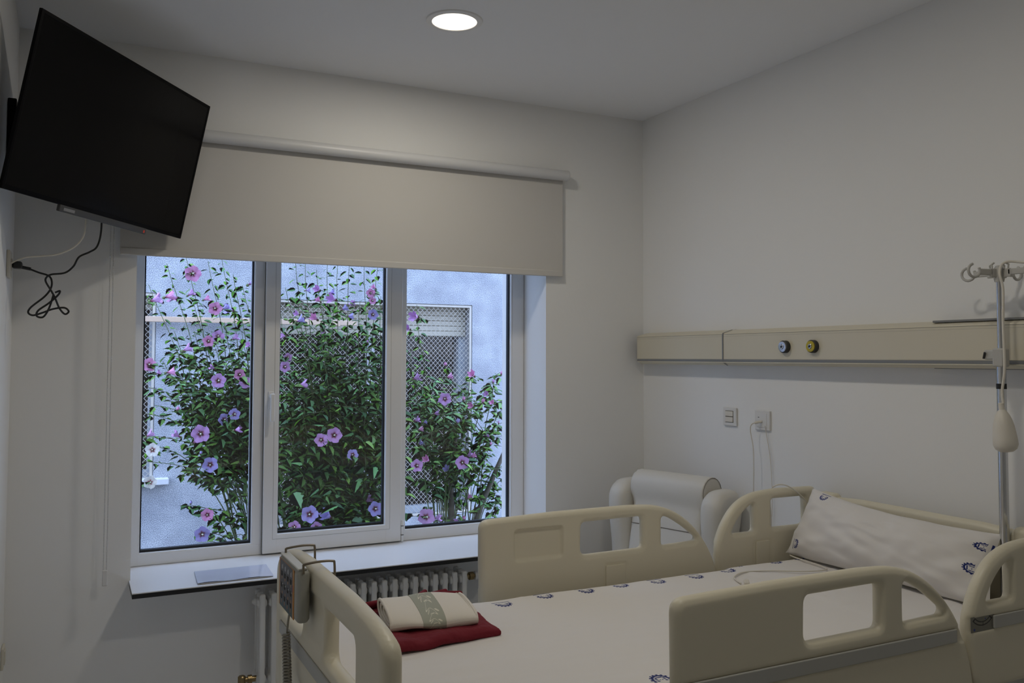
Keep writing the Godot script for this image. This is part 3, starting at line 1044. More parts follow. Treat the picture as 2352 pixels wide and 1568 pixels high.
	for q in [[0.09, -0.175, 0.3], [0.135, -0.15, -0.4], [0.03, -0.18, 0.8], [-0.13, -0.15, 0.2]]:
		var xf := Transform3D(Basis(Vector3.UP, q[2]) * Basis(Vector3.RIGHT, -0.7), Vector3(q[0], 0.030, q[1]))
		var tabs := MB.new()
		tabs.rbox(Vector3(-0.035, -0.008, -0.03), Vector3(0.035, 0.008, 0.03), 0.008, 3, xf)
		put("crumpled_edge", tabs.mesh(), MT.red_cloth, rg)
	# rolled pale towel on the garment
	var to := thing("rolled_towel", "rolled cream towel with a grey patterned band on the red garment", "towel", Vector3(0.915, 0.848, -2.372))
	to.rotation.y = -0.14
	var ring := func(t: float, k: float, grow: float) -> Vector3:
		var an := TAU * t
		var cx := cos(an)
		var sy := sin(an)
		var z := signf(cx) * pow(absf(cx), 0.75) * (0.116 + grow)
		var y := signf(sy) * pow(absf(sy), 0.8) * (0.025 + grow)
		y += 0.010 * z / 0.1 * -0.6
		y += 0.006 * sin(k * 5.0) * maxf(0.0, -sy) + 0.003 * sin(k * 9.0 + an)
		return Vector3(0, y + 0.025, z)
	for part in 3:
		var ka := [0.0, 0.36, 0.62][part] as float
		var kb := [0.36, 0.62, 1.0][part] as float
		var rr := []
		for j in 13:
			var k := lerpf(ka, kb, j / 12.0)
			var row := []
			for i in 49:
				var p: Vector3 = ring.call(i / 48.0, k, 0.0008 if part == 1 else 0.0)
				p *= 1.0 - 0.10 * pow(absf(k - 0.5) * 2.0, 6.0)
				p.x = lerpf(-0.125, 0.125, k)
				row.append(p)
			rr.append(row)
		var tb := MB.new()
		tb.grid(rr, [], true)
		if part == 1:
			var bd := put("patterned_band", tb.mesh(), towel_band(), to)
			bd.set_meta("label", "grey green band with a raised leaf pattern")
		else:
			put("towel_roll", tb.mesh(), MT.towel_cream, to)
	# folds showing in the ends of the roll
	for side: float in [-1.0, 1.0]:
		for w in 4:
			var pts2 := []
			for i in 25:
				var p: Vector3 = ring.call(i / 24.0, 0.0 if side < 0.0 else 1.0, 0.0)
				var sc := 0.86 - 0.21 * w
				pts2.append(Vector3(side * (0.121 - 0.004 * w), 0.025 + (p.y - 0.025) * sc, p.z * sc))
			var fb := MB.new()
			fb.tube(PackedVector3Array(pts2), 0.0048, 6, false)
			put("end_fold", fb.mesh(), MT.towel_cream, to)
		var cap := MB.new()
		var ci := cap.vert(Vector3(side * 0.108, 0.025, 0), Vector3(side, 0, 0))
		var ids := []
		for i in 33:
			var p: Vector3 = ring.call(i / 32.0, 0.0, -0.003)
			p.x = side * 0.112
			ids.append(cap.vert(p * Vector3(1, 0.95, 0.95), Vector3(side, 0, 0)))
		for i in 32: cap.tri(ci, ids[i], ids[i + 1])
		put("end_core", cap.mesh(), MT.towel_cream, to)

func towel_band() -> StandardMaterial3D:
	var im := Image.create(512, 128, false, Image.FORMAT_RGB8)
	im.fill(Color(0.66, 0.67, 0.61))
	for y in 512:
		for x in 128:
			var a := sin(y * 0.11 + sin(x * 0.07) * 2.0)
			var curl := absf(x - 64.0 - 26.0 * a)
			var leaf := Vector2(x - 64.0 + 30.0 * a, fposmod(y * 1.0, 57.0) - 28.0)
			if curl < 3.5 or (leaf.length() < 13.0 and absf(leaf.x + leaf.y) > 3.0): im.set_pixel(y, x, Color(0.86, 0.85, 0.78))
	var m := mat("towel_band", Color.WHITE, 0.9)
	m.albedo_texture = ImageTexture.create_from_image(im)
	return m

func stamp(im: Image, e: Image, u: float, v: float) -> void:
	im.blend_rect(e, Rect2i(0, 0, e.get_width(), e.get_height()), Vector2i(int(u * im.get_width()) - e.get_width() / 2, int(v * im.get_height()) - e.get_height() / 2))

# ------------------------------------------------------------------ furniture
func armchair() -> void:
	var t := thing("armchair", "off-white winged armchair standing in the corner behind the bed", "armchair", Vector3(2.488, 0, -3.385))
	t.rotation.y = -PI / 2 + 0.285
	# local: x across the chair, z forwards, y up
	var back := field(Vector3(-0.28, 0.36, -0.32), Vector3(0.28, 1.12, 0.16), 0.012, func(p: Vector3) -> float:
		var lean := p.z + 0.20 * (p.y - 0.45)
		var q := Vector3(p.x, p.y, lean)
		var d := sd_box(q, Vector3(0, 0.68, 0.0), Vector3(0.212, 0.30, 0.062), 0.045)
		var r2 := Vector2(p.y - 0.972, p.z + 0.10)
		var roll := maxf(r2.length() - 0.078, absf(p.x) - 0.214)
		return smin(d, roll, 0.03))
	put("backrest", back, MT.chair_vinyl, t)
	for s: float in [-1.0, 1.0]:
		var wing := field(Vector3(-0.09, 0.36, -0.28), Vector3(0.09, 1.06, 0.20), 0.011, func(p: Vector3) -> float:
			var half := lerpf(0.060, 0.112, smoothstep(0.60, 0.92, p.y))
			var lean := p.z + 0.055 + 0.10 * (p.y - 0.60)
			var d2 := sd_rect(Vector2(lean, p.y), Vector2(0.0, 0.69), Vector2(half, 0.310), minf(half, 0.085))
			var q := Vector2(d2 + 0.05, absf(p.x) - 0.060 + 0.05)
			return q.max(Vector2.ZERO).length() + minf(maxf(q.x, q.y), 0.0) - 0.05)
		var wo := put("wing", wing, MT.chair_vinyl, t)
		wo.position = Vector3(s * 0.272, 0, 0)
		put("armrest", one_box(Vector3(s * 0.272 - 0.062, 0.30, 0.0), Vector3(s * 0.272 + 0.062, 0.60, 0.52), 0.05, 4), MT.chair_vinyl, t)
		for z: float in [-0.08, 0.46]:
			put("leg", one_box(Vector3(s * 0.26 - 0.02, 0.0, z - 0.02), Vector3(s * 0.26 + 0.02, 0.13, z + 0.02), 0.005), MT.chair_leg, t)
		if s < 0.0: continue
		var pipe := MB.new()
		var ring := PackedVector3Array()
		for i in 25:
			var an := TAU * i / 24.0
			ring.append(Vector3(s * 0.2145, 0.972 + cos(an) * 0.074, -0.10 + sin(an) * 0.074))
		pipe.tube(ring, 0.0014, 5)
		put("piping", pipe.mesh(), MT.chair_seam, t)
	put("seat", one_box(Vector3(-0.205, 0.30, -0.02), Vector3(0.205, 0.47, 0.54), 0.045, 4), MT.chair_vinyl, t)
	put("base", one_box(Vector3(-0.30, 0.12, -0.12), Vector3(0.30, 0.31, 0.50), 0.02), MT.chair_vinyl, t)
	var seam := one_tube(PackedVector3Array([Vector3(-0.19, 0.80, -0.006), Vector3(0.19, 0.80, -0.006)]), 0.0018, 5)
	put("seam", seam, MT.chair_seam, t)

func radiator() -> void:
	var t := thing("radiator", "white column radiator mounted under the window sill", "radiator", Vector3(1.18, 0.22, -3.82))
	var b := MB.new()
	for z: float in [-0.048, 0.0, 0.048]:
		b.rbox(Vector3(-0.0125, 0.0, z - 0.013), Vector3(0.0125, 0.385, z + 0.013), 0.008, 3)
	for y: float in [0.03, 0.345]:
		b.rbox(Vector3(-0.0215, y - 0.022, -0.055), Vector3(0.0215, y + 0.022, 0.055), 0.018, 3)
	var m := b.mesh()
	var n := 20
	for i in n:
		var s := put("section", m, MT.radiator_enamel, t)
		s.position.x = (i - (n - 1) / 2.0) * 0.0485
	var xr := (n / 2.0) * 0.0485
	var v := MB.new()
	var side := Basis(Vector3.FORWARD, PI / 2)
	v.lathe([Vector2(0, 0), Vector2(0.012, 0), Vector2(0.012, 0.03), Vector2(0.019, 0.03), Vector2(0.019, 0.05), Vector2(0.010, 0.05), Vector2(0.010, 0.06), Vector2(0, 0.06)], 14, Transform3D(side, Vector3(xr - 0.008, 0.345, 0.0)))
	var vb := put("valve", v.mesh(), MT.brass, t)
	vb.set_meta("label", "brass valve with a white knob")
	var kn := MB.new()
	kn.lathe([Vector2(0, 0), Vector2(0.020, 0.0), Vector2(0.022, 0.006), Vector2(0.020, 0.028), Vector2(0.014, 0.034), Vector2(0, 0.034)], 18, Transform3D(side, Vector3(xr + 0.05, 0.345, 0.0)))
	put("knob", kn.mesh(), MT.plate_white, vb)
	var lo := MB.new()
	var other := Basis(Vector3.FORWARD, -PI / 2)
	lo.lathe([Vector2(0, 0), Vector2(0.012, 0), Vector2(0.012, 0.02), Vector2(0.018, 0.02), Vector2(0.018, 0.036), Vector2(0.011, 0.036), Vector2(0.011, 0.06), Vector2(0, 0.06)], 14, Transform3D(other, Vector3(-xr + 0.008, 0.035, 0.03)))
	lo.lathe([Vector2(0, -0.03), Vector2(0.014, -0.03), Vector2(0.016, -0.02), Vector2(0.016, 0.02), Vector2(0.012, 0.024), Vector2(0, 0.024)], 14, Transform3D(Basis(), Vector3(-xr - 0.052, 0.03, 0.03)))
	lo.tube(PackedVector3Array([Vector3(-xr - 0.052, 0.0, 0.03), Vector3(-xr - 0.052, -0.219, 0.03)]), 0.008, 10)
	var lv := put("valve", lo.mesh(), MT.brass, t)
	lv.set_meta("label", "brass return valve on its pipe")
	var av := MB.new()
	av.lathe([Vector2(0, 0), Vector2(0.016, 0), Vector2(0.018, 0.006), Vector2(0.012, 0.012), Vector2(0.006, 0.02), Vector2(0, 0.02)], 14, Transform3D(other, Vector3(-xr + 0.010, 0.345, 0.0)))
	put("air_vent", av.mesh(), MT.radiator_enamel, t)
	for x: float in [-0.3, 0.3]:
		put("wall_bracket", one_box(Vector3(x - 0.012, 0.30, -0.122), Vector3(x + 0.012, 0.325, -0.05), 0.003, 1), MT.radiator_enamel, t)

func television() -> void:
	var w := 0.995
	var h := w / 1.74
	var t := thing("television", "black flat television tilted on a bracket above the window corner", "television", Vector3(0.1315, 2.385, -3.442))
	var n := Vector3(0.778, -0.206, 0.593).normalized()
	var ex := Vector3.UP.cross(n).normalized()
	var ey := n.cross(ex)
	var ro := -0.023
	var e1 := ex * cos(ro) + ey * sin(ro)
	var e2 := -ex * sin(ro) + ey * cos(ro)
	t.basis = Basis(e1, e2, n)
	put("screen", one_box(Vector3(-w / 2 + 0.012, -h / 2 + 0.016, -0.004), Vector3(w / 2 - 0.012, h / 2 - 0.012, -0.0015)), MT.tv_screen, t)
	put("bezel", bar_frame(-w / 2, w / 2, -h / 2, h / 2, 0.013, 0.013, 0.017, 0.013, -0.012, 0.0, 0.002), MT.tv_black, t)
	put("back_cover", one_box(Vector3(-w / 2 + 0.006, -h / 2 + 0.004, -0.014), Vector3(w / 2 - 0.006, h / 2 - 0.004, -0.006), 0.003, 1), MT.tv_black, t)
	put("rear_housing", one_box(Vector3(-w / 2 + 0.16, -h / 2 + 0.03, -0.050), Vector3(w / 2 - 0.16, h / 2 - 0.16, -0.012), 0.012), MT.tv_black, t)
	var sb := put("sensor_bar", one_box(Vector3(-0.235, -h / 2 - 0.022, -0.012), Vector3(0.255, -h / 2 + 0.002, 0.001), 0.003), MT.tv_grey, t)
	put("maker_plate", one_box(Vector3(-0.215, -h / 2 - 0.016, 0.0008), Vector3(-0.160, -h / 2 - 0.006, 0.0014)), MT.tv_mark, sb)
	put("standby_light", one_box(Vector3(0.236, -h / 2 - 0.017, 0.0008), Vector3(0.244, -h / 2 - 0.007, 0.0018), 0.0004, 1), MT.standby_light, sb)
	# bracket: rail plate behind the set, arm and wall plate
	var inv := t.transform.affine_inverse()
	var br := put("wall_bracket", one_box(Vector3(-0.11, -0.02, -0.075), Vector3(0.11, 0.20, -0.048), 0.004), MT.tv_black, t)
	var arm := MB.new()
	var pa := inv * Vector3(XL + 0.03, 2.37, -3.55)
	arm.tube(PackedVector3Array([Vector3(0.0, 0.09, -0.06), Vector3(-0.02, 0.09, -0.11), pa]), 0.022, 10)
	put("arm", arm.mesh(), MT.tv_black, br)
	var wp := MB.new()
	wp.rbox(Vector3(XL + 0.001, 2.24, -3.60), Vector3(XL + 0.028, 2.49, -3.42), 0.004, 2)
	wp.rbox(Vector3(XL + 0.02, 2.40, -3.47), Vector3(XL + 0.06, 2.46, -3.42), 0.006, 2)
	for i in wp.v.size():
		wp.v[i] = inv * wp.v[i]
		wp.n[i] = inv.basis * wp.n[i]
	put("wall_plate", wp.mesh(), MT.tv_black, br)
	# socket on the wall beside it, with both leads
	var so := thing("wall_socket", "white wall socket under the television with two leads", "socket", Vector3(XL, 1.932, -3.62))
	put("cover_plate", one_box(Vector3(0.0005, -0.048, -0.05), Vector3(0.012, 0.048, 0.05), 0.003), MT.plate_cream, so)
	var insert := MB.new()
	insert.lathe([Vector2(0, 0.002), Vector2(0.019, 0.002), Vector2(0.021, 0.004), Vector2(0.022, 0.004), Vector2(0.022, 0.0)], 20, Transform3D(Basis(Vector3.FORWARD, PI / 2), Vector3(0.0115, 0, 0)))
	put("socket_insert", insert.mesh(), MT.plate_cream, so)
	var pc := thing("power_lead", "thin black television lead looped and knotted above the wall socket", "cable", Vector3(-0.10, 1.85, -3.60))
	var o := -pc.position
	var plug := MB.new()
	plug.rbox(Vector3(XL + 0.0155, 1.918, -3.645) + o, Vector3(XL + 0.048, 1.944, -3.600) + o, 0.008)
	plug.tube(PackedVector3Array([Vector3(XL + 0.04, 1.925, -3.62) + o, Vector3(XL + 0.075, 1.918, -3.615) + o]), 0.006, 8)
	put("plug", plug.mesh(), MT.cable_black, pc)
	# points in metres beside the socket: loop and knot, then up to the set
	var s := [[-0.158, 1.917, -3.615], [-0.13, 1.905, -3.60], [-0.098, 1.893, -3.58], [-0.087, 1.873, -3.57], [-0.090, 1.845, -3.57], [-0.110, 1.815, -3.57], [-0.150, 1.778, -3.575], [-0.160, 1.758, -3.58], [-0.145, 1.748, -3.585], [-0.115, 1.758, -3.585], [-0.082, 1.772, -3.58], [-0.045, 1.778, -3.58], [-0.030, 1.765, -3.58], [-0.042, 1.755, -3.585], [-0.060, 1.775, -3.58], [-0.075, 1.812, -3.575], [-0.088, 1.838, -3.57], [-0.106, 1.870, -3.565], [-0.104, 1.886, -3.56], [-0.088, 1.897, -3.56], [-0.045, 1.905, -3.56], [-0.018, 1.930, -3.56], [0.0, 1.965, -3.555], [0.035, 1.985, -3.55], [0.058, 2.005, -3.545], [0.070, 2.055, -3.54], [0.072, 2.14, -3.53]]
	var pts := []
	for q in s: pts.append(Vector3(q[0], q[1], q[2]) + o)
	put("lead", one_tube(smooth(pts, 7), 0.0035, 7), MT.cable_black, pc)
	var k := [[-0.075, 1.832, -3.565], [-0.060, 1.838, -3.56], [-0.066, 1.822, -3.56], [-0.095, 1.792, -3.562], [-0.128, 1.765, -3.568], [-0.132, 1.745, -3.57], [-0.112, 1.742, -3.57], [-0.096, 1.768, -3.568], [-0.086, 1.80, -3.565], [-0.080, 1.825, -3.563]]
	var kp := []
	for q in k: kp.append(Vector3(q[0], q[1], q[2]) + o)
	put("coil", one_tube(smooth(kp, 7), 0.0035, 7), MT.cable_black, pc)
	var ac := thing("aerial_lead", "thin cream aerial lead from the wall socket to the television", "cable", Vector3(-0.10, 1.98, -3.60))
	o = -ac.position
	var ap := []
	for q in [[XL + 0.014, 1.935, -3.60], [XL + 0.03, 1.945, -3.595], [-0.170, 1.957, -3.58], [-0.12, 1.963, -3.57], [-0.07, 1.972, -3.565], [-0.02, 1.998, -3.555], [0.010, 2.035, -3.545], [0.018, 2.075, -3.54], [0.020, 2.15, -3.53]]:
		ap.append(Vector3(q[0], q[1], q[2]) + o)
	put("lead", one_tube(smooth(ap, 7), 0.003, 7), MT.cable_white, ac)
	var ls := thing("wall_plate", "small white plate low on the wall under the television", "socket", Vector3(XL, 0.46, -3.86))
	put("cover_plate", one_box(Vector3(0.0005, -0.04, -0.04), Vector3(0.010, 0.04, 0.04), 0.003), MT.plate_cream, ls)
	put("rocker", one_box(Vector3(0.009, -0.025, -0.025), Vector3(0.014, 0.025, 0.025), 0.002), MT.plate_cream, ls)

func roller_blind() -> void:
	var t := thing("roller_blind", "pale grey roller blind half lowered over the window", "blind", Vector3(1.20, 2.546, ZW + 0.055))
	var rx := 1.062
	var tube := MB.new()
	var side := Basis(Vector3.FORWARD, PI / 2)
	tube.lathe([Vector2(0.027, -rx), Vector2(0.027, rx - 0.002)], 32, Transform3D(side, Vector3.ZERO))
	put("roller", tube.mesh(), MT.blind_metal, t)
	for s: float in [-1.0, 1.0]:
		var cap := MB.new()
		cap.lathe([Vector2(0, -0.004), Vector2(0.027, -0.004), Vector2(0.0285, -0.002), Vector2(0.0285, 0.003), Vector2(0.0265, 0.006), Vector2(0, 0.007)], 32, Transform3D(Basis(Vector3.FORWARD, s * PI / 2), Vector3(s * rx, 0, 0)))
		put("end_cap", cap.mesh(), MT.blind_metal, t)
		put("bracket", one_box(Vector3(s * (rx - 0.004) - 0.002, -0.02, -0.0545), Vector3(s * (rx - 0.004) + 0.002, 0.022, 0.004), 0.001, 1), MT.blind_metal, t)
	var y0 := 2.020 - t.position.y
	put("fabric", one_box(Vector3(-1.05, y0 + 0.01, -0.0265), Vector3(1.052, 0.0, -0.0255)), MT.blind_fabric, t)
	put("hem_bar", one_box(Vector3(-1.05, y0, -0.0315), Vector3(1.052, y0 + 0.032, -0.0205), 0.005, 3), MT.blind_fabric, t)
	# bead chain and its weight
	var x := 0.119 - 1.20
	var chain := MB.new()
	var yb := 0.72 - t.position.y
	for dx: float in [-0.006, 0.006]:
		chain.tube(PackedVector3Array([Vector3(x + dx, 0.0, 0.021), Vector3(x + dx, yb, 0.021)]), 0.0009, 5)
	var cord := put("chain", chain.mesh(), MT.blind_metal, t)
	var bead := SphereMesh.new()
	bead.radius = 0.0028
	bead.height = 0.0056
	bead.radial_segments = 6
	bead.rings = 3
	var mm := MultiMesh.new()
	mm.transform_format = MultiMesh.TRANSFORM_3D
	mm.mesh = bead
	var cnt := int(-yb / 0.006)
	mm.instance_count = cnt * 2
	for i in cnt:
		mm.set_instance_transform(i * 2, Transform3D(Basis(), Vector3(x - 0.006, -i * 0.006, 0.021)))
		mm.set_instance_transform(i * 2 + 1, Transform3D(Basis(), Vector3(x + 0.006, -i * 0.006, 0.021)))
	var bi := MultiMeshInstance3D.new()
	bi.name = "chain_beads"
	bi.multimesh = mm
	bi.material_override = MT.blind_metal
	bi.set_meta("kind", "stuff")
	t.add_child(bi)
	put("chain_weight", one_box(Vector3(x - 0.010, yb - 0.035, 0.014), Vector3(x + 0.010, yb + 0.028, 0.028), 0.004), MT.plate_white, t)

func medical_panel() -> void:
	var t := thing("medical_panel", "long cream service panel with two gas outlets above the bed", "wall panel", Vector3(XR, 1.65, -2.4))
	var z0 := -3.888 + 2.4
	var z1 := 0.6 + 2.4
	# profile across the wall: chamfered top and bottom, swept along z
	var prof := [Vector2(0.0, -0.082), Vector2(-0.050, -0.082), Vector2(-0.078, -0.066), Vector2(-0.078, 0.062), Vector2(-0.074, 0.068), Vector2(-0.020, 0.084), Vector2(0.0, 0.084)]
	var joint := -3.195 + 2.4
	for seg in 2:
		var za := z0 if seg == 0 else joint + 0.0015
		var zb := joint - 0.0015 if seg == 0 else z1
		var b := MB.new()
		for i in prof.size() - 1:
			var p: Vector2 = prof[i]
			var q: Vector2 = prof[i + 1]
			b.face(Vector3(p.x, p.y, za), Vector3(p.x, p.y, zb), Vector3(q.x, q.y, zb), Vector3(q.x, q.y, za))
		for e in 2:
			var zz := za if e == 0 else zb
			var ci := b.vert(Vector3(-0.03, 0, zz), Vector3(0, 0, -1 if e == 0 else 1))
			var ids := []
			for p: Vector2 in prof: ids.append(b.vert(Vector3(p.x, p.y, zz), Vector3(0, 0, -1 if e == 0 else 1)))
			for i in ids.size() - 1: b.tri(ci, ids[i], ids[i + 1])
		put("cover", b.mesh(), MT.panel_cream, t)
	# end plate and joint ring following the profile
	for q in [[z0 - 0.003, z0 + 0.001, 0.0012, MT.panel_cream, "end_plate"], [joint - 0.004, joint + 0.004, 0.0025, MT.panel_grey, "joint_strip"]]:
		var b := MB.new()
		for i in prof.size() - 1:
			var p: Vector2 = prof[i]
			var r: Vector2 = prof[i + 1]
			var d := (r - p).normalized()
			var nn: Vector2 = Vector2(-d.y, d.x) * float(q[2])
			b.face(Vector3(p.x + nn.x, p.y + nn.y, q[0]), Vector3(p.x + nn.x, p.y + nn.y, q[1]), Vector3(r.x + nn.x, r.y + nn.y, q[1]), Vector3(r.x + nn.x, r.y + nn.y, q[0]))
		put(q[4], b.mesh(), q[3], t)
	# grey channel and fine seams along the front
	put("channel", one_box(Vector3(-0.0800, -0.066, z0), Vector3(-0.0775, -0.055, z1)), MT.panel_grey, t)
	put("channel_lip", one_box(Vector3(-0.0805, -0.0705, z0), Vector3(-0.072, -0.0665, z1), 0.001, 1), MT.panel_cream, t)
	put("seam", one_box(Vector3(-0.0784, 0.0610, z0), Vector3(-0.0765, 0.0623, z1)), MT.panel_line, t)
	put("seam", one_box(Vector3(-0.0783, -0.0540, z0), Vector3(-0.0770, -0.0534, z1)), MT.panel_line, t)
	put("seam", one_box(Vector3(-0.0782, 0.0520, z0), Vector3(-0.0770, 0.0524, z1)), MT.panel_line, t)
	put("light_diffuser", one_box(Vector3(-0.052, 0.0785, -2.10 + 2.4), Vector3(-0.006, 0.0865, z1), 0.002, 1), MT.panel_grey, t)
	put("light_diffuser", one_box(Vector3(-0.048, -0.0845, -2.10 + 2.4), Vector3(-0.006, -0.0800, z1), 0.002, 1), MT.panel_grey, t)
	# gas outlets
	var side := Basis(Vector3.FORWARD, -PI / 2)
	for g in [[-2.790, MT.gas_silver, "steel gas outlet with black collar"], [-2.632, MT.gas_yellow, "yellow gas outlet with black collar"]]:
		var at := Vector3(-0.078, 0.0, g[0] + 2.4)
		var col := MB.new()
		col.lathe([Vector2(0.0265, 0.0), Vector2(0.0265, 0.018), Vector2(0.024, 0.020), Vector2(0, 0.020)], 28, Transform3D(side, at))
		var c := put("gas_outlet", col.mesh(), MT.socket_dark, t)
		c.set_meta("label", g[2])
		var fc := MB.new()
		fc.lathe([Vector2(0.0225, 0.0195), Vector2(0.0225, 0.0235), Vector2(0.019, 0.0245), Vector2(0.011, 0.0245), Vector2(0.010, 0.021)], 28, Transform3D(side, at))
		put("face_ring", fc.mesh(), g[1], c)
		var ce := MB.new()
		ce.lathe([Vector2(0.010, 0.0205), Vector2(0.010, 0.026), Vector2(0.0075, 0.0275), Vector2(0.0055, 0.0275), Vector2(0.005, 0.022)], 20, Transform3D(side, at))
		put("inner_ring", ce.mesh(), MT.chrome, c)
		var ho := MB.new()
		ho.lathe([Vector2(0.0055, 0.022), Vector2(0, 0.022)], 16, Transform3D(side, at))
		put("bore", ho.mesh(), MT.socket_dark, c)

func drip_stand() -> void:
	var zc := -1.79
	var x := 2.646
	var t := thing("drip_stand", "chrome drip pole with plastic hooks rising at the bed head", "drip stand", Vector3(x, 0.68, zc))
	var o := -t.position
	put("lower_tube", one_tube(PackedVector3Array([Vector3(x, 0.68, zc) + o, Vector3(x, 1.60, zc) + o]), 0.0145, 20), MT.chrome, t)
	put("upper_tube", one_tube(PackedVector3Array([Vector3(x, 1.58, zc) + o, Vector3(x, 1.875, zc) + o]), 0.0095, 18), MT.chrome, t)
	put("band", one_tube(PackedVector3Array([Vector3(x, 1.505, zc) + o, Vector3(x, 1.522, zc) + o]), 0.0152, 20), MT.cable_black, t)
	var cl := MB.new()
	cl.rbox(Vector3(x - 0.018, 1.575, zc - 0.019) + o, Vector3(x + 0.018, 1.635, zc + 0.019) + o, 0.006)
	cl.rbox(Vector3(x - 0.012, 1.598, zc - 0.052) + o, Vector3(x + 0.012, 1.630, zc - 0.015) + o, 0.006)
	var cm := put("clamp", cl.mesh(), MT.hanger_grey, t)
	var lv := MB.new()
	lv.tube(PackedVector3Array([Vector3(x - 0.014, 1.602, zc - 0.050) + o, Vector3(x - 0.017, 1.622, zc - 0.043) + o]), 0.0035, 6)
	put("clamp_lever", lv.mesh(), MT.chair_leg, cm)
	# hanger head: hub and four arms with hooks
	var hub := MB.new()
	hub.lathe([Vector2(0, -0.03), Vector2(0.014, -0.03), Vector2(0.016, -0.02), Vector2(0.016, 0.012), Vector2(0.010, 0.022), Vector2(0, 0.024)], 18, Transform3D(Basis(), Vector3(x, 1.878, zc) + o))
	put("hanger_hub", hub.mesh(), MT.hanger_grey, t)
	for i in 4:
		var an := [PI, 0.0, PI / 2 + 0.1, -PI / 2 - 0.1][i] as float
		var d := Vector3(sin(an), 0, cos(an)).normalized()
		var b := MB.new()
		var c := Vector3(x, 1.878, zc) + o
		var bs := Basis(Vector3.UP, an)
		# web that narrows outwards
		var path := PackedVector3Array()
		b.rbox(Vector3(-0.004, -0.016, 0.0), Vector3(0.004, 0.012, 0.04), 0.003, 2, Transform3D(bs, c))
		b.rbox(Vector3(-0.004, -0.010, 0.03), Vector3(0.004, 0.010, 0.086), 0.003, 2, Transform3D(bs, c))
		for k in 15:
			var a := lerpf(-0.15 * PI, 1.42 * PI, k / 14.0)
			path.append(c + d * (0.108 - 0.024 * cos(a)) + Vector3.UP * (0.003 - 0.021 * sin(a)))
		b.tube(path, 0.0045, 8)
		b.tube(PackedVector3Array([c + d * 0.03 + Vector3.UP * 0.01, c + d * 0.032 + Vector3.UP * 0.024, c + d * 0.022 + Vector3.UP * 0.030]), 0.003, 6)
		put("hook", b.mesh(), MT.hanger_grey, t)
	# call bell hanging from the hub by its cord
	var bx := x - 0.055
	var bz := zc + 0.042
	var cb := thing("call_bell", "pear-shaped white call bell hanging beside the chrome pole", "call bell", Vector3(bx, 1.39, bz))
	o = -cb.position
	var bell := MB.new()
	var bp := []
	for q in [[0.0, -0.080], [0.018, -0.078], [0.030, -0.070], [0.0355, -0.056], [0.0350, -0.040], [0.0330, -0.020], [0.0305, 0.0], [0.026, 0.020], [0.020, 0.036], [0.013, 0.048], [0.009, 0.052], [0.0085, 0.072], [0.006, 0.074], [0.0, 0.074]]:
		bp.append(Vector2(q[0], q[1]))
	bell.lathe(bp, 28, Transform3D(Basis(Vector3.RIGHT, -0.10), Vector3.ZERO))
	put("bell_body", bell.mesh(), MT.bell_plastic, cb)
	var pth := []
	for q in [[bx, 1.462, bz], [bx + 0.002, 1.50, bz - 0.004], [bx + 0.006, 1.56, bz + 0.002], [bx + 0.010, 1.62, bz], [bx + 0.016, 1.72, bz - 0.006], [bx + 0.022, 1.82, bz - 0.008], [x - 0.030, 1.872, bz - 0.020], [x - 0.014, 1.905, bz - 0.018], [x + 0.008, 1.908, bz + 0.012], [x + 0.03, 1.885, bz + 0.07], [x + 0.06, 1.80, bz + 0.10], [XR - 0.012, 1.762, bz + 0.14]]:
		pth.append(Vector3(q[0], q[1], q[2]) + o)
	put("cord", one_tube(smooth(pth, 8), 0.0042, 8), MT.bell_plastic, cb)

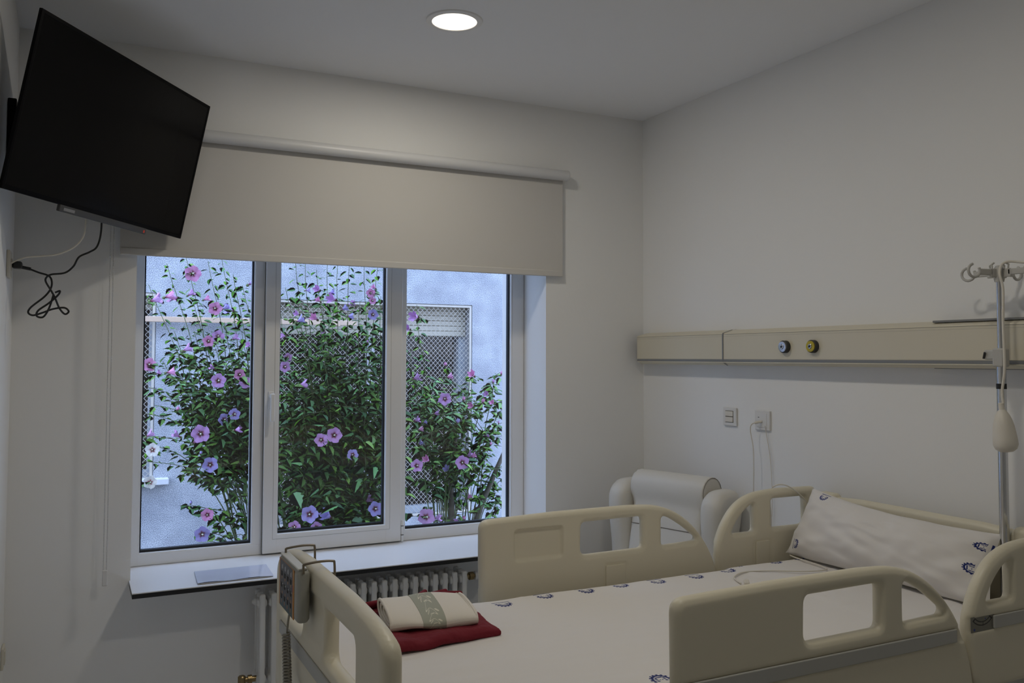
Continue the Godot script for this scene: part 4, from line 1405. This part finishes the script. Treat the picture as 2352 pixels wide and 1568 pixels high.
func small_things() -> void:
	# double switch and socket on the wall under the panel
	var sw := thing("light_switch", "white double rocker switch on the wall below the panel", "switch", Vector3(XR, 1.325, -3.232))
	put("cover_plate", one_box(Vector3(-0.011, -0.043, -0.046), Vector3(-0.0005, 0.043, 0.046), 0.003), MT.plate_white, sw)
	put("well", one_box(Vector3(-0.0113, -0.028, -0.028), Vector3(-0.0100, 0.028, 0.028)), MT.panel_line, sw)
	for y: float in [-0.0135, 0.0135]:
		put("rocker", one_box(Vector3(-0.0155, y - 0.0118, -0.026), Vector3(-0.0105, y + 0.0118, 0.026), 0.002), MT.bell_plastic, sw)
	var so := thing("bell_socket", "white wall socket with a thin call cable plugged in", "socket", Vector3(XR, 1.321, -3.013))
	put("cover_plate", one_box(Vector3(-0.011, -0.044, -0.047), Vector3(-0.0005, 0.044, 0.047), 0.003), MT.plate_white, so)
	put("insert", one_box(Vector3(-0.0125, -0.031, -0.030), Vector3(-0.0105, 0.031, 0.030), 0.001, 1), MT.plate_white, so)
	put("slot", one_box(Vector3(-0.0130, 0.012, -0.024), Vector3(-0.0120, 0.015, -0.016)), MT.socket_dark, so)
	# call cable: from the socket down, over the head rail, along the sheet
	var cc := thing("call_cable", "thin white cable draped over the head rail onto the sheet", "cable", Vector3(2.45, 0.84, -2.60))
	var o := -cc.position
	var pl := MB.new()
	pl.tube(PackedVector3Array([Vector3(XR - 0.012, 1.316, -3.012) + o, Vector3(XR - 0.040, 1.310, -3.028) + o]), 0.006, 8)
	put("plug", pl.mesh(), MT.bell_plastic, cc)
	var runs := [
		[[XR - 0.038, 1.311, -3.027], [XR - 0.050, 1.300, -3.040], [XR - 0.050, 1.27, -3.045], [XR - 0.046, 1.20, -3.033], [XR - 0.046, 1.10, -3.030], [XR - 0.046, 0.95, -3.03], [XR - 0.08, 0.83, -2.95], [2.60, 0.80, -2.85], [2.535, 0.90, -2.715], [2.515, 1.05, -2.695], [2.525, 1.092, -2.668], [2.57, 1.085, -2.640], [2.645, 1.02, -2.625], [2.648, 0.95, -2.615], [2.60, 0.87, -2.600], [2.535, 0.834, -2.60], [2.50, 0.8335, -2.56], [2.49, 0.8335, -2.47], [2.48, 0.8335, -2.39], [2.45, 0.8335, -2.345], [2.36, 0.8335, -2.365], [2.26, 0.832, -2.43], [2.17, 0.830, -2.46], [2.09, 0.829, -2.42], [2.055, 0.829, -2.345]],
		[[XR - 0.02, 1.30, -2.985], [XR - 0.012, 1.26, -2.985], [XR - 0.010, 1.16, -2.965], [XR - 0.010, 1.04, -2.955], [XR - 0.012, 0.90, -2.955]],
	]
	for r in runs:
		var pts := []
		for q in r: pts.append(Vector3(q[0], q[1], q[2]) + o)
		put("cable_run", one_tube(smooth(pts, 8), 0.0026 if r.size() > 8 else 0.0018, 7), MT.bell_plastic, cc)
	var ep := MB.new()
	ep.rbox(Vector3(-0.022, -0.006, -0.009), Vector3(0.022, 0.006, 0.009), 0.004, 2, Transform3D(Basis(Vector3.UP, 0.9), Vector3(2.062, 0.8365, -2.325) + o))
	put("end_plug", ep.mesh(), MT.bell_plastic, cc)
	# hand control hooked on the footboard
	var hx := 0.522
	var hc := thing("hand_control", "grey bed hand control with orange-edged keypad hooked on the footboard", "remote control", Vector3(hx, 0.995, -2.325))
	put("body", one_box(Vector3(-0.015, -0.066, -0.112), Vector3(0.019, 0.068, 0.112), 0.013, 3), MT.remote_body, hc)
	put("top_ledge", one_box(Vector3(-0.012, 0.066, -0.105), Vector3(0.012, 0.072, 0.105), 0.003), MT.remote_top, hc)
	var kp := put("keypad", one_box(Vector3(-0.0165, -0.062, -0.095), Vector3(-0.0145, 0.062, 0.080), 0.0008, 1), keypad(), hc)
	kp.set_meta("label", "dark keypad with orange edges and small symbols")
	for j in 3:
		for i in 4:
			var kb := MB.new()
			kb.rbox(Vector3(-0.0180, -0.040 + j * 0.030, -0.072 + i * 0.036), Vector3(-0.0160, -0.028 + j * 0.030, -0.058 + i * 0.036), 0.001, 1)
			put("key", kb.mesh(), MT.socket_dark, kp)
	for z: float in [-0.088, 0.118]:
		var zz := z - 0.006
		var hk := [Vector3(0.0, 0.060, zz), Vector3(0.0, 0.078, zz), Vector3(0.004, 0.083, zz), Vector3(0.040, 0.087, zz + 0.002), Vector3(0.072, 0.086, zz + 0.004), Vector3(0.078, 0.080, zz + 0.004), Vector3(0.079, 0.045, zz + 0.004)]
		put("wire_hook", one_tube(smooth(hk, 4), 0.0032, 8), MT.wire_steel, hc)
	var coil := PackedVector3Array()
	for q in [Vector3(-0.004, -0.066, -0.02), Vector3(-0.006, -0.10, -0.03), Vector3(-0.004, -0.130, -0.05)]: coil.append(q)
	coil = smooth(Array(coil), 6)
	var turns := 34
	for i in turns * 12:
		var a := TAU * i / 12.0
		var y := -0.132 - 0.0078 * i / 12.0
		coil.append(Vector3(-0.006 + cos(a) * 0.0095, y, -0.05 + 0.05 * (i / (turns * 12.0)) + sin(a) * 0.0095))
	put("spiral_cord", one_tube(coil, 0.003, 6), MT.cord_grey, hc)
	# papers in a clear sleeve on the sill
	var pp := thing("paper_folder", "white papers in a clear sleeve lying on the sill", "papers", Vector3(0.615, 0.679, -3.865))
	var sheet := MB.new()
	var rows := []
	for j in 9:
		var row := []
		for i in 17:
			var fx := lerpf(-0.152, 0.150, i / 16.0)
			var fz := lerpf(-0.105, 0.118, j / 8.0)
			row.append(Vector3(fx + 0.012 * (0.5 - j / 8.0), 0.004 + 0.004 * smoothstep(0.3, 1.0, j / 8.0) * (0.6 + 0.4 * sin(i * 0.7)), fz))
		rows.append(row)
	sheet.grid(rows)
	put("clear_sleeve", sheet.mesh(), MT.plastic_sleeve, pp)
	put("paper_stack", one_box(Vector3(-0.146, -0.0003, -0.100), Vector3(0.144, 0.0035, 0.112), 0.001, 1), MT.paper, pp)

func keypad() -> StandardMaterial3D:
	var w := 192
	var h := 128
	var im := Image.create(w, h, false, Image.FORMAT_RGB8)
	im.fill(Color(0.20, 0.21, 0.25))
	im.fill_rect(Rect2i(0, 0, 16, h), Color(0.72, 0.48, 0.12))
	im.fill_rect(Rect2i(w - 12, 0, 12, h), Color(0.72, 0.48, 0.12))
	im.fill_rect(Rect2i(16, h - 26, w - 28, 26), Color(0.10, 0.26, 0.30))
	for i in 4:
		var x := 30 + i * 38
		im.fill_rect(Rect2i(x, 10, 5, 14), Color(0.75, 0.75, 0.75))
		im.fill_rect(Rect2i(x + 8, 14, 5, 10), Color(0.75, 0.75, 0.75))
		im.fill_rect(Rect2i(x - 4, 62, 10, 4), Color(0.8, 0.8, 0.8))
		im.fill_rect(Rect2i(x + 6, 44, 6, 8), Color(0.75, 0.50, 0.15))
		im.fill_rect(Rect2i(x + 2, 84, 6, 8), Color(0.75, 0.50, 0.15))
		im.fill_rect(Rect2i(x + 10, 108, 6, 10), Color(0.75, 0.42, 0.15))
	im.fill_rect(Rect2i(8, 40, 8, 18), Color(0.65, 0.12, 0.10))
	var m := mat("keypad_print", Color.WHITE, 0.4)
	var tx := ImageTexture.create_from_image(im)
	m.albedo_texture = tx
	# print laid over the flat face in the control's own axes
	m.uv1_triplanar = true
	m.uv1_scale = Vector3(1, 1.0 / 0.124, 1.0 / 0.175)
	m.uv1_offset = Vector3(0, 0.5, 0.543)
	return m

func downlight() -> void:
	var ring := MB.new()
	ring.lathe([Vector2(0.086, -0.001), Vector2(0.088, -0.007), Vector2(0.098, -0.009), Vector2(0.109, -0.005), Vector2(0.111, 0.0), Vector2(0.111, 0.002)], 48)
	var trim := ring.mesh()
	var lens := MB.new()
	lens.lathe([Vector2(0.0, -0.0045), Vector2(0.087, -0.0045), Vector2(0.0875, -0.001), Vector2(0, -0.001)], 48)
	var glass := lens.mesh()
	var m := mat("lamp_diffuser", Color(0.9, 0.9, 0.88), 0.5)
	m.emission_enabled = true
	m.emission = Color(1.0, 0.95, 0.88)
	m.emission_energy_multiplier = 2.2
	for i in 2:
		var t := thing("ceiling_downlight", ["round recessed white downlight glowing in the ceiling before the window", "round recessed white downlight in the ceiling above the bed side"][i], "light", [LAMP, LAMP_2][i])
		put("trim_ring", trim, MT.frame_white, t)
		put("diffuser", glass, m, t)
		var a := AreaLight3D.new()
		a.name = "downlight_area"
		a.area_size = Vector2(0.154, 0.154)
		a.light_color = Color(1.0, 0.97, 0.915)
		a.light_energy = LAMP_ENERGY
		a.area_range = 9.0
		a.area_attenuation = 2.0
		a.shadow_enabled = true
		a.position = Vector3(0, -0.013, 0)
		a.rotation.x = -PI / 2
		t.add_child(a)

# ------------------------------------------------------------------ planting outside
func leaf_mesh(v: int) -> ArrayMesh:
	var b := MB.new()
	var half := [[0.0, 0.0], [0.15, 0.06], [0.31, 0.24], [0.24, 0.33], [0.36, 0.46], [0.24, 0.55], [0.22, 0.70], [0.11, 0.80], [0.0, 1.0]]
	if v == 1: half = [[0.0, 0.0], [0.13, 0.05], [0.25, 0.22], [0.22, 0.36], [0.28, 0.42], [0.20, 0.58], [0.16, 0.68], [0.10, 0.82], [0.0, 1.0]]
	for s: float in [-1.0, 1.0]:
		var mid := []
		var edge := []
		for q in half:
			var y0: float = -0.20 * q[1] * q[1]
			mid.append(Vector3(0, y0, q[1]))
			edge.append(Vector3(s * q[0] * 1.08, y0 + 0.28 * q[0] - 0.35 * q[0] * q[0] * (1.0 + v), q[1]))
		var nn := Vector3(-s * 0.14, 1.0, 0.15).normalized()
		for i in half.size() - 1:
			var k := b.vert(mid[i], nn)
			b.vert(edge[i], nn); b.vert(edge[i + 1], nn); b.vert(mid[i + 1], nn)
			if i > 0: b.tri(k, k + 1, k + 2)
			if i < half.size() - 2: b.tri(k, k + 2, k + 3)
			elif i == half.size() - 2: pass
	return b.mesh()

func petal_mesh(tone: int, form: int) -> ArrayMesh:
	var b := MB.new()
	var base: Color = [Color(0.60, 0.32, 0.62), Color(0.42, 0.36, 0.70), Color(0.82, 0.80, 0.74), Color(0.74, 0.30, 0.54)][tone]
	var eye := Color(0.20, 0.004, 0.03) if tone != 2 else Color(0.30, 0.02, 0.04)
	for k in 5:
		var a0 := TAU * k / 5.0 + 0.2
		var rows := 6
		var cols := 6
		var start := b.v.size()
		for j in rows + 1:
			var u := float(j) / rows
			for i in cols + 1:
				var w := float(i) / cols * 2.0 - 1.0
				var spread := 0.86 * pow(sin(clampf(u * 0.80 + 0.10, 0.0, 1.0) * PI * 0.62), 0.9)
				var an := a0 + w * spread * (0.9 if form == 0 else 0.80)
				var rim := 1.0 - 0.26 * w * w + 0.05 * sin(w * 7.0 + k * 2.0)
				var r := u * rim
				var p: Vector3
				if form == 0:
					p = Vector3(cos(an) * r, sin(an) * r, 0.36 * r - 0.10 * r * r * r + 0.05 * sin(w * 5.0 + k) * u * u + 0.03 * (k % 2) * u)
				elif form == 1:
					var rr := 0.62 * pow(r, 1.6) + 0.05
					p = Vector3(cos(an) * rr, sin(an) * rr, 1.25 * r + 0.06 * sin(w * 5.0 + k) * u)
				else:
					var rr := 0.30 * sin(clampf(r, 0.0, 1.0) * PI * 0.88) + 0.02
					an += u * 1.5
					p = Vector3(cos(an) * rr, sin(an) * rr, 1.0 * r)
				var e := 1.0 - smoothstep(0.24, 0.52, u + 0.06 * sin(w * 16.0))
				var vein := 0.86 + 0.14 * cos(w * 19.0)
				b.tint = base.lerp(eye, e) * (vein if e < 0.5 else 1.0)
				b.vert(p, Vector3(0, 0, 1), Vector2(u, w))
		for j in rows:
			for i in cols:
				var q := start + j * (cols + 1) + i
				b.quad(q, q + cols + 1, q + cols + 2, q + 1)
		# normals of this petal
		for j in rows + 1:
			for i in cols + 1:
				var q := start + j * (cols + 1) + i
				var px := b.v[start + j * (cols + 1) + mini(i + 1, cols)] - b.v[start + j * (cols + 1) + maxi(i - 1, 0)]
				var py := b.v[start + mini(j + 1, rows) * (cols + 1) + i] - b.v[start + maxi(j - 1, 0) * (cols + 1) + i]
				var nn := px.cross(py).normalized()
				if nn.length() > 0.5: b.n[q] = nn
	return b.mesh(true)

func shrubs() -> void:
	var leaf := [leaf_mesh(0), leaf_mesh(1)]
	var petals := []
	for tone in 4:
		var f := []
		for form in 3: f.append(petal_mesh(tone, form))
		petals.append(f)
	var st := MB.new()
	st.tube(PackedVector3Array([Vector3(0, 0, 0.05), Vector3(0, 0, 0.55), Vector3(0.02, 0.02, 0.70)]), [0.06, 0.11, 0.07], 6)
	var ca := MB.new()
	ca.lathe([Vector2(0.0, -0.16), Vector2(0.11, -0.10), Vector2(0.17, 0.0), Vector2(0.20, 0.16)], 7, Transform3D(Basis(Vector3.RIGHT, PI / 2), Vector3.ZERO))
	var kit := {"leaf": leaf, "petals": petals, "stamen": st.mesh(), "calyx": ca.mesh()}
	shrub(kit, 101, Vector3(1.13, GROUND, -5.30), "tall lilac-flowered shrub trailing low branches beside the grilled ledge window", [[0.565,2.178,-5.332],[0.686,2.159,-5.333],[0.757,2.180,-5.299],[0.801,2.072,-5.147],[0.460,2.132,-5.305],[0.368,2.013,-5.338],[0.864,2.016,-5.203],[0.607,1.898,-5.275],[0.743,1.793,-5.051],[0.882,1.753,-5.313],[0.442,1.573,-5.191],[0.361,1.432,-5.118],[0.360,1.284,-5.227],[0.361,1.177,-5.054],[0.353,1.022,-5.207],[0.568,1.399,-5.277],[0.655,1.499,-5.227],[0.389,1.399,-5.339],[0.723,1.648,-5.224],[0.553,0.931,-5.275],[0.649,0.758,-5.083],[0.642,0.624,-5.101],[0.571,0.769,-5.200],[0.929,1.469,-5.341],[0.504,1.746,-5.274],[0.408,1.328,-5.277],[0.345,1.111,-5.288],[0.610,1.748,-5.281],[0.680,1.744,-5.089],[0.833,1.650,-5.307],[0.921,1.910,-5.335],[0.478,1.479,-5.072],[0.468,1.356,-5.180],[0.564,1.550,-5.053],[0.776,1.398,-5.229],[0.663,1.284,-5.080],[0.546,1.259,-5.154],[0.843,1.327,-5.113]], [[0.547,2.045,-4.913,0.090,0,3],[0.880,2.018,-5.125,0.078,1,1],[0.359,1.902,-5.055,0.084,1,0],[0.435,1.927,-5.113,0.077,1,3],[0.487,1.926,-5.134,0.078,1,0],[0.544,1.939,-5.054,0.056,1,0],[0.611,1.908,-4.930,0.050,1,3],[0.645,1.854,-4.778,0.073,0,3],[0.714,1.863,-4.966,0.050,1,1],[0.780,1.862,-5.097,0.072,1,1],[0.335,1.559,-4.841,0.073,0,3],[0.390,1.508,-5.084,0.036,1,0],[0.449,1.514,-5.109,0.067,1,3],[0.692,1.471,-4.945,0.083,0,0],[0.689,1.535,-5.099,0.046,1,0],[0.771,1.507,-4.747,0.063,0,3],[0.805,1.465,-4.771,0.068,0,0],[0.615,1.682,-4.776,0.063,0,3],[0.663,1.708,-4.778,0.068,0,0],[0.532,1.636,-5.104,0.072,1,0],[0.784,1.701,-5.076,0.057,1,0],[0.869,1.664,-5.000,0.046,1,0],[0.489,1.318,-4.974,0.040,2,3],[0.701,1.272,-4.765,0.068,0,1],[0.750,1.299,-4.759,0.065,0,1],[0.605,1.186,-4.949,0.100,0,0],[0.579,1.136,-5.005,0.066,1,0],[0.500,1.173,-4.989,0.061,1,0],[0.347,1.178,-5.029,0.061,1,0],[0.364,1.113,-4.927,0.075,0,2],[0.352,0.955,-4.856,0.069,0,2],[0.657,1.018,-4.949,0.086,0,1],[0.604,1.084,-4.926,0.035,2,1],[0.622,0.783,-4.762,0.068,0,3],[0.609,0.670,-4.839,0.085,0,1],[0.576,0.799,-5.078,0.036,2,1],[0.783,1.202,-4.932,0.055,1,0]], 0.58, 5, [], 0, 190)
	shrub(kit, 202, Vector3(1.42, GROUND, -5.05), "dense dark green flowering shrub filling the opening sash of the window", [[1.105,2.141,-4.927],[1.177,2.152,-5.002],[1.335,2.183,-5.122],[1.387,2.172,-5.087],[1.404,2.153,-4.888],[1.490,2.136,-4.880],[1.572,2.130,-4.873],[1.077,2.001,-5.049],[1.229,2.100,-4.953],[1.026,1.842,-4.910],[1.622,1.963,-4.957],[1.121,1.894,-4.906],[1.279,1.928,-4.992],[1.037,1.648,-4.954],[1.647,1.756,-4.944],[1.364,1.910,-5.070],[1.464,1.927,-4.873],[1.034,1.407,-4.863],[1.711,1.441,-5.128],[1.136,1.745,-4.859],[1.234,1.796,-4.861],[1.410,1.803,-4.949],[1.599,1.814,-5.137],[1.028,1.215,-4.880],[1.694,1.229,-5.112],[1.050,1.024,-4.859],[1.629,1.011,-4.950],[1.112,0.766,-5.132],[1.653,0.811,-5.100],[1.420,1.146,-4.959],[1.269,1.399,-4.979],[1.209,1.156,-4.926],[1.347,0.959,-4.872],[1.200,0.892,-5.084],[1.582,1.177,-5.149],[1.495,1.500,-4.873],[1.362,1.600,-5.146],[1.097,1.502,-4.887],[1.312,0.729,-5.115],[1.461,0.700,-4.907],[1.139,0.675,-4.915],[1.559,0.645,-4.887],[0.951,1.404,-4.985],[0.912,1.170,-4.886],[1.739,1.521,-5.089],[1.695,1.136,-4.949]], [[1.203,1.974,-4.813,0.055,1,0],[1.272,1.918,-4.738,0.074,1,0],[1.249,1.957,-4.746,0.039,1,1],[1.212,1.912,-4.828,0.045,1,3],[1.139,1.972,-4.851,0.040,1,1],[1.089,1.835,-4.806,0.044,1,0],[1.094,1.798,-4.847,0.065,1,1],[1.214,1.815,-4.911,0.063,1,3],[1.355,1.872,-4.877,0.056,1,1],[1.354,1.827,-4.755,0.050,1,1],[1.445,1.900,-4.940,0.057,1,0],[1.485,1.964,-4.759,0.055,0,3],[1.452,1.912,-4.620,0.044,0,3],[1.482,1.840,-4.703,0.064,0,1],[1.579,1.883,-4.822,0.066,1,0],[1.535,1.998,-4.837,0.041,1,3],[0.994,1.548,-4.688,0.062,0,0],[0.997,1.711,-4.711,0.043,1,0],[1.017,1.599,-4.723,0.048,0,0],[1.114,1.445,-4.851,0.070,1,0],[1.258,1.741,-4.901,0.036,1,0],[1.480,1.687,-4.798,0.030,2,0],[1.197,1.151,-4.704,0.076,0,0],[1.264,1.176,-4.685,0.088,0,0],[1.340,1.076,-4.591,0.063,0,1],[1.136,0.757,-4.693,0.096,0,1],[1.280,0.711,-4.816,0.091,1,1],[1.024,0.723,-4.553,0.067,0,0],[1.188,0.674,-4.746,0.065,0,0],[1.526,0.763,-4.935,0.063,1,0],[1.511,0.755,-4.715,0.086,0,1]], 0.30, 10, [], 30)
	shrub(kit, 303, Vector3(2.22, GROUND, -5.28), "low pink and lilac flowering shrub with a bare leaning trunk", [[1.946,1.937,-5.251],[1.848,1.655,-5.082],[1.906,1.466,-5.118],[2.089,1.379,-5.209],[2.325,1.489,-5.192],[2.587,1.500,-5.342],[2.521,1.426,-5.340],[2.538,1.259,-5.172],[2.362,1.318,-5.203],[2.190,1.299,-5.091],[2.133,1.213,-5.168],[2.069,1.150,-5.308],[1.925,1.104,-5.241],[2.387,1.125,-5.120],[2.533,1.085,-5.193],[2.365,1.079,-5.347],[2.136,0.998,-5.099],[2.019,0.949,-5.102],[2.452,0.904,-5.324],[2.515,0.887,-5.187],[1.955,0.828,-5.236],[2.203,0.801,-5.114],[2.112,0.760,-5.257],[2.528,0.760,-5.280],[1.974,0.612,-5.204],[2.300,0.720,-5.060],[1.923,1.321,-5.321],[2.026,1.319,-5.316],[2.102,1.104,-5.164],[2.402,0.987,-5.084],[2.568,0.797,-5.196],[2.021,1.047,-5.220],[2.223,0.967,-5.093],[2.497,0.670,-5.117],[2.264,0.855,-5.330]], [[1.841,1.844,-4.966,0.085,1,0],[1.804,1.771,-5.002,0.064,1,0],[2.079,1.553,-5.093,0.047,2,3],[2.088,1.477,-5.071,0.055,1,3],[2.010,1.348,-4.927,0.080,0,0],[2.183,1.337,-5.040,0.050,2,3],[2.047,1.313,-5.140,0.044,1,0],[2.226,1.486,-4.983,0.066,1,3],[2.396,1.499,-4.935,0.049,2,3],[2.332,1.448,-4.921,0.046,2,0],[2.285,1.324,-4.974,0.055,2,3],[2.296,1.370,-4.920,0.049,1,0],[2.442,1.302,-5.146,0.051,1,3],[2.267,1.292,-5.081,0.056,1,3],[1.807,1.472,-4.918,0.068,1,0],[1.831,1.219,-4.964,0.053,1,0],[1.920,1.200,-5.051,0.038,1,1],[1.844,1.169,-4.924,0.042,1,3],[1.794,0.968,-4.821,0.078,0,0],[1.916,0.976,-4.954,0.064,1,3],[1.901,1.065,-5.080,0.049,1,1],[2.109,0.890,-5.104,0.061,1,1],[2.100,0.966,-4.863,0.088,0,0],[2.243,0.969,-5.117,0.068,1,0],[2.250,0.975,-5.058,0.050,1,3],[1.824,0.681,-4.739,0.103,0,0],[2.007,0.605,-5.070,0.067,1,0],[2.264,0.699,-5.148,0.049,1,3],[2.230,0.573,-5.139,0.051,2,3],[2.182,0.562,-5.109,0.057,1,0],[2.440,0.662,-4.962,0.039,1,0],[2.152,1.195,-5.063,0.061,2,1],[2.183,1.203,-5.080,0.044,1,0],[2.366,1.094,-5.127,0.057,1,0],[2.313,1.062,-4.914,0.036,2,3],[2.431,1.182,-5.048,0.034,2,0],[2.011,1.248,-5.100,0.050,1,0]], 0.68, 4, [[Vector3(2.24, GROUND, -5.22), Vector3(2.34, 0.50, -5.2), Vector3(2.45, 0.78, -5.2), Vector3(2.58, 1.02, -5.22)], [Vector3(2.17, GROUND, -5.24), Vector3(2.172, 0.5, -5.2), Vector3(2.168, 0.85, -5.2), Vector3(2.20, 1.1, -5.2)]], 0, 40)

func shrub(kit: Dictionary, seed: int, root: Vector3, label: String, tips: Array, flowers: Array, from: float, twigs: int, trunks: Array, low := 0, base_leaves := 0) -> void:
	var rng := RandomNumberGenerator.new()
	rng.seed = seed
	var t := thing("flowering_shrub", label, "shrub", root, "shrubs in the courtyard bed")
	var bark := MB.new()
	var green := MB.new()
	var leaves := []   # [transform, apparent size, shade]
	for tr in trunks:
		var pts := []
		for p: Vector3 in tr: pts.append(p - root)
		var path := smooth(pts, 6)
		var rad := []
		for i in path.size(): rad.append(lerpf(0.026, 0.012, float(i) / path.size()))
		bark.tube(path, rad, 8)
	for tp in tips:
		var tip := Vector3(tp[0], tp[1], tp[2])
		var b0 := root + Vector3(rng.randf_range(-0.16, 0.16), 0, rng.randf_range(-0.08, 0.08))
		var ctrl := Vector3(lerpf(b0.x, tip.x, 0.16), lerpf(b0.y, tip.y, 0.84) + 0.14, lerpf(b0.z, tip.z, 0.4))
		if tip.y > 1.55: ctrl = Vector3(lerpf(b0.x, tip.x, 0.48), lerpf(b0.y, tip.y, 0.55), lerpf(b0.z, tip.z, 0.5))
		var path := PackedVector3Array()
		var rad := []
		var n := 22
		for i in n + 1:
			var k := float(i) / n
			var p := b0.lerp(ctrl, k).lerp(ctrl.lerp(tip, k), k)
			p += Vector3(0.012 * sin(k * 17.0 + seed), 0, 0.012 * cos(k * 13.0 + tp[0] * 9.0)) * k
			path.append(p - root)
			rad.append(lerpf(0.0062, 0.0016, pow(k, 0.7)))
		green.tube(path, rad, 5)
		var length := 0.0
		for i in n: length += path[i].distance_to(path[i + 1])
		var cnt := int(length * (1.0 - from) / 0.023)
		var az := rng.randf() * TAU
		for q in cnt:
			var k := lerpf(from, 1.0, (q + 0.5) / cnt)
			var f := k * n
			var i := mini(int(f), n - 1)
			var p := path[i].lerp(path[i + 1], f - i)
			az += 2.4 + rng.randf_range(-0.3, 0.3)
			var size := rng.randf_range(0.038, 0.070) * lerpf(1.0, 0.72, smoothstep(0.72, 1.0, k))
			add_leaf(leaves, rng, p, az, size, root, green)
		for q in (twigs if tip.y > 0.95 else 1):
			var k := rng.randf_range(from, 0.80)
			var i := mini(int(k * n), n - 1)
			var p := path[i]
			var a := rng.randf() * TAU
			var ln := rng.randf_range(0.12, 0.26)
			var d := Vector3(cos(a), rng.randf_range(0.2, 0.8), sin(a) * 0.8).normalized()
			var e := p + d * ln
			var mid := p.lerp(e, 0.5) + Vector3(0, 0.02, 0)
			green.tube(PackedVector3Array([p, mid, e]), [0.003, 0.002, 0.0012], 4, false, false)
			var ta := rng.randf() * TAU
			for m in 7:
				ta += 2.4
				add_leaf(leaves, rng, p.lerp(e, lerpf(0.2, 1.0, m / 6.0)), ta, rng.randf_range(0.038, 0.074), root, green)
	if bark.v.size(): put("trunk", bark.mesh(), MT.bark, t)
	put("stems", green.mesh(), MT.twig_green, t)
	for q in low:
		var lp := root + Vector3(rng.randf_range(-0.42, 0.42), rng.randf_range(0.78, 1.35), rng.randf_range(0.10, 0.38))
		add_leaf(leaves, rng, lp - root, rng.randf() * TAU, rng.randf_range(0.08, 0.115), root, green)
		leaves[-1][2] = [0, 2, 4, 5][q % 4]
	for q in base_leaves:
		var lp := Vector3(rng.randf_range(-0.22, 0.16), rng.randf_range(0.66, 1.30), rng.randf_range(-0.12, 0.20))
		add_leaf(leaves, rng, lp, rng.randf() * TAU, rng.randf_range(0.045, 0.08), root, green)
	# flowers facing the window, the light or sideways
	for q in flowers:
		var at := Vector3(q[0], q[1], q[2])
		var to := (Vector3(0.0 + rng.randf_range(-0.6, 1.6), at.y + rng.randf_range(0.2, 1.0), 0.0) - at).normalized()
		var face: int = q[4]
		if face == 1:
			var side := -1.0 if rng.randf() < 0.5 else 1.0
			to = Vector3(side * rng.randf_range(0.6, 1.0), rng.randf_range(0.1, 0.7), rng.randf_range(0.05, 0.5)).normalized()
		elif face == 2:
			to = Vector3(rng.randf_range(-0.3, 0.3), 1.0, 0.3).normalized()
		var sc: float = q[3] * 0.5 * (1.0 if face == 0 else 1.25)
		var ba := Basis.looking_at(-to, Vector3.UP) * Basis(Vector3.FORWARD, rng.randf() * TAU)
		var fl := put("flower", kit.petals[q[5]][face], MT.petal, t)
		fl.transform = Transform3D(ba.scaled_local(Vector3.ONE * sc), at - root - to * sc * 0.35)
		put("stamen", kit.stamen, MT.stamen, fl) if face == 0 else null
		put("calyx", kit.calyx, MT.twig_green, fl)
		for m in 3:
			add_leaf(leaves, rng, at - root - to * sc * (0.5 + 0.3 * m), rng.randf() * TAU, rng.randf_range(0.035, 0.06), root, green)
	# the largest leaves are parts of their own, the rest one mass
	leaves.sort_custom(func(a: Array, b: Array) -> bool: return a[1] > b[1])
	var many := 280
	var shades := 6
	var mm := MultiMesh.new()
	mm.transform_format = MultiMesh.TRANSFORM_3D
	mm.use_colors = true
	mm.mesh = kit.leaf[0]
	mm.instance_count = maxi(leaves.size() - many, 0)
	for i in leaves.size():
		var l: Array = leaves[i]
		if i < many:
			var o := put("leaf", kit.leaf[i % 2], MT["leaf_%d" % l[2]], t)
			o.transform = l[0]
		else:
			mm.set_instance_transform(i - many, l[0])
			var c: Color = MT["leaf_%d" % l[2]].albedo_color.srgb_to_linear()
			mm.set_instance_color(i - many, c)
	var mi := MultiMeshInstance3D.new()
	mi.name = "foliage"
	mi.multimesh = mm
	mi.material_override = MT.leaf_mass
	mi.set_meta("kind", "stuff")
	t.add_child(mi)

func add_leaf(leaves: Array, rng: RandomNumberGenerator, p: Vector3, az: float, size: float, root: Vector3, green: MB) -> void:
	var d := Vector3(cos(az), rng.randf_range(-0.75, 0.25), sin(az)).normalized()
	var up := Vector3(rng.randf_range(-0.5, 0.5), 1.0, rng.randf_range(-0.1, 1.1)).normalized()
	var x := up.cross(d).normalized()
	up = d.cross(x)
	var stalk := size * 0.35
	var start := p + d * stalk
	var xf := Transform3D(Basis(x * size, up * size, d * size), start)
	var w := root + start
	var near := Vector3(0, 1.6, 0).distance_to(w)
	leaves.append([xf, size / near + 0.002 * (w.z + 5.0), rng.randi() % 6])
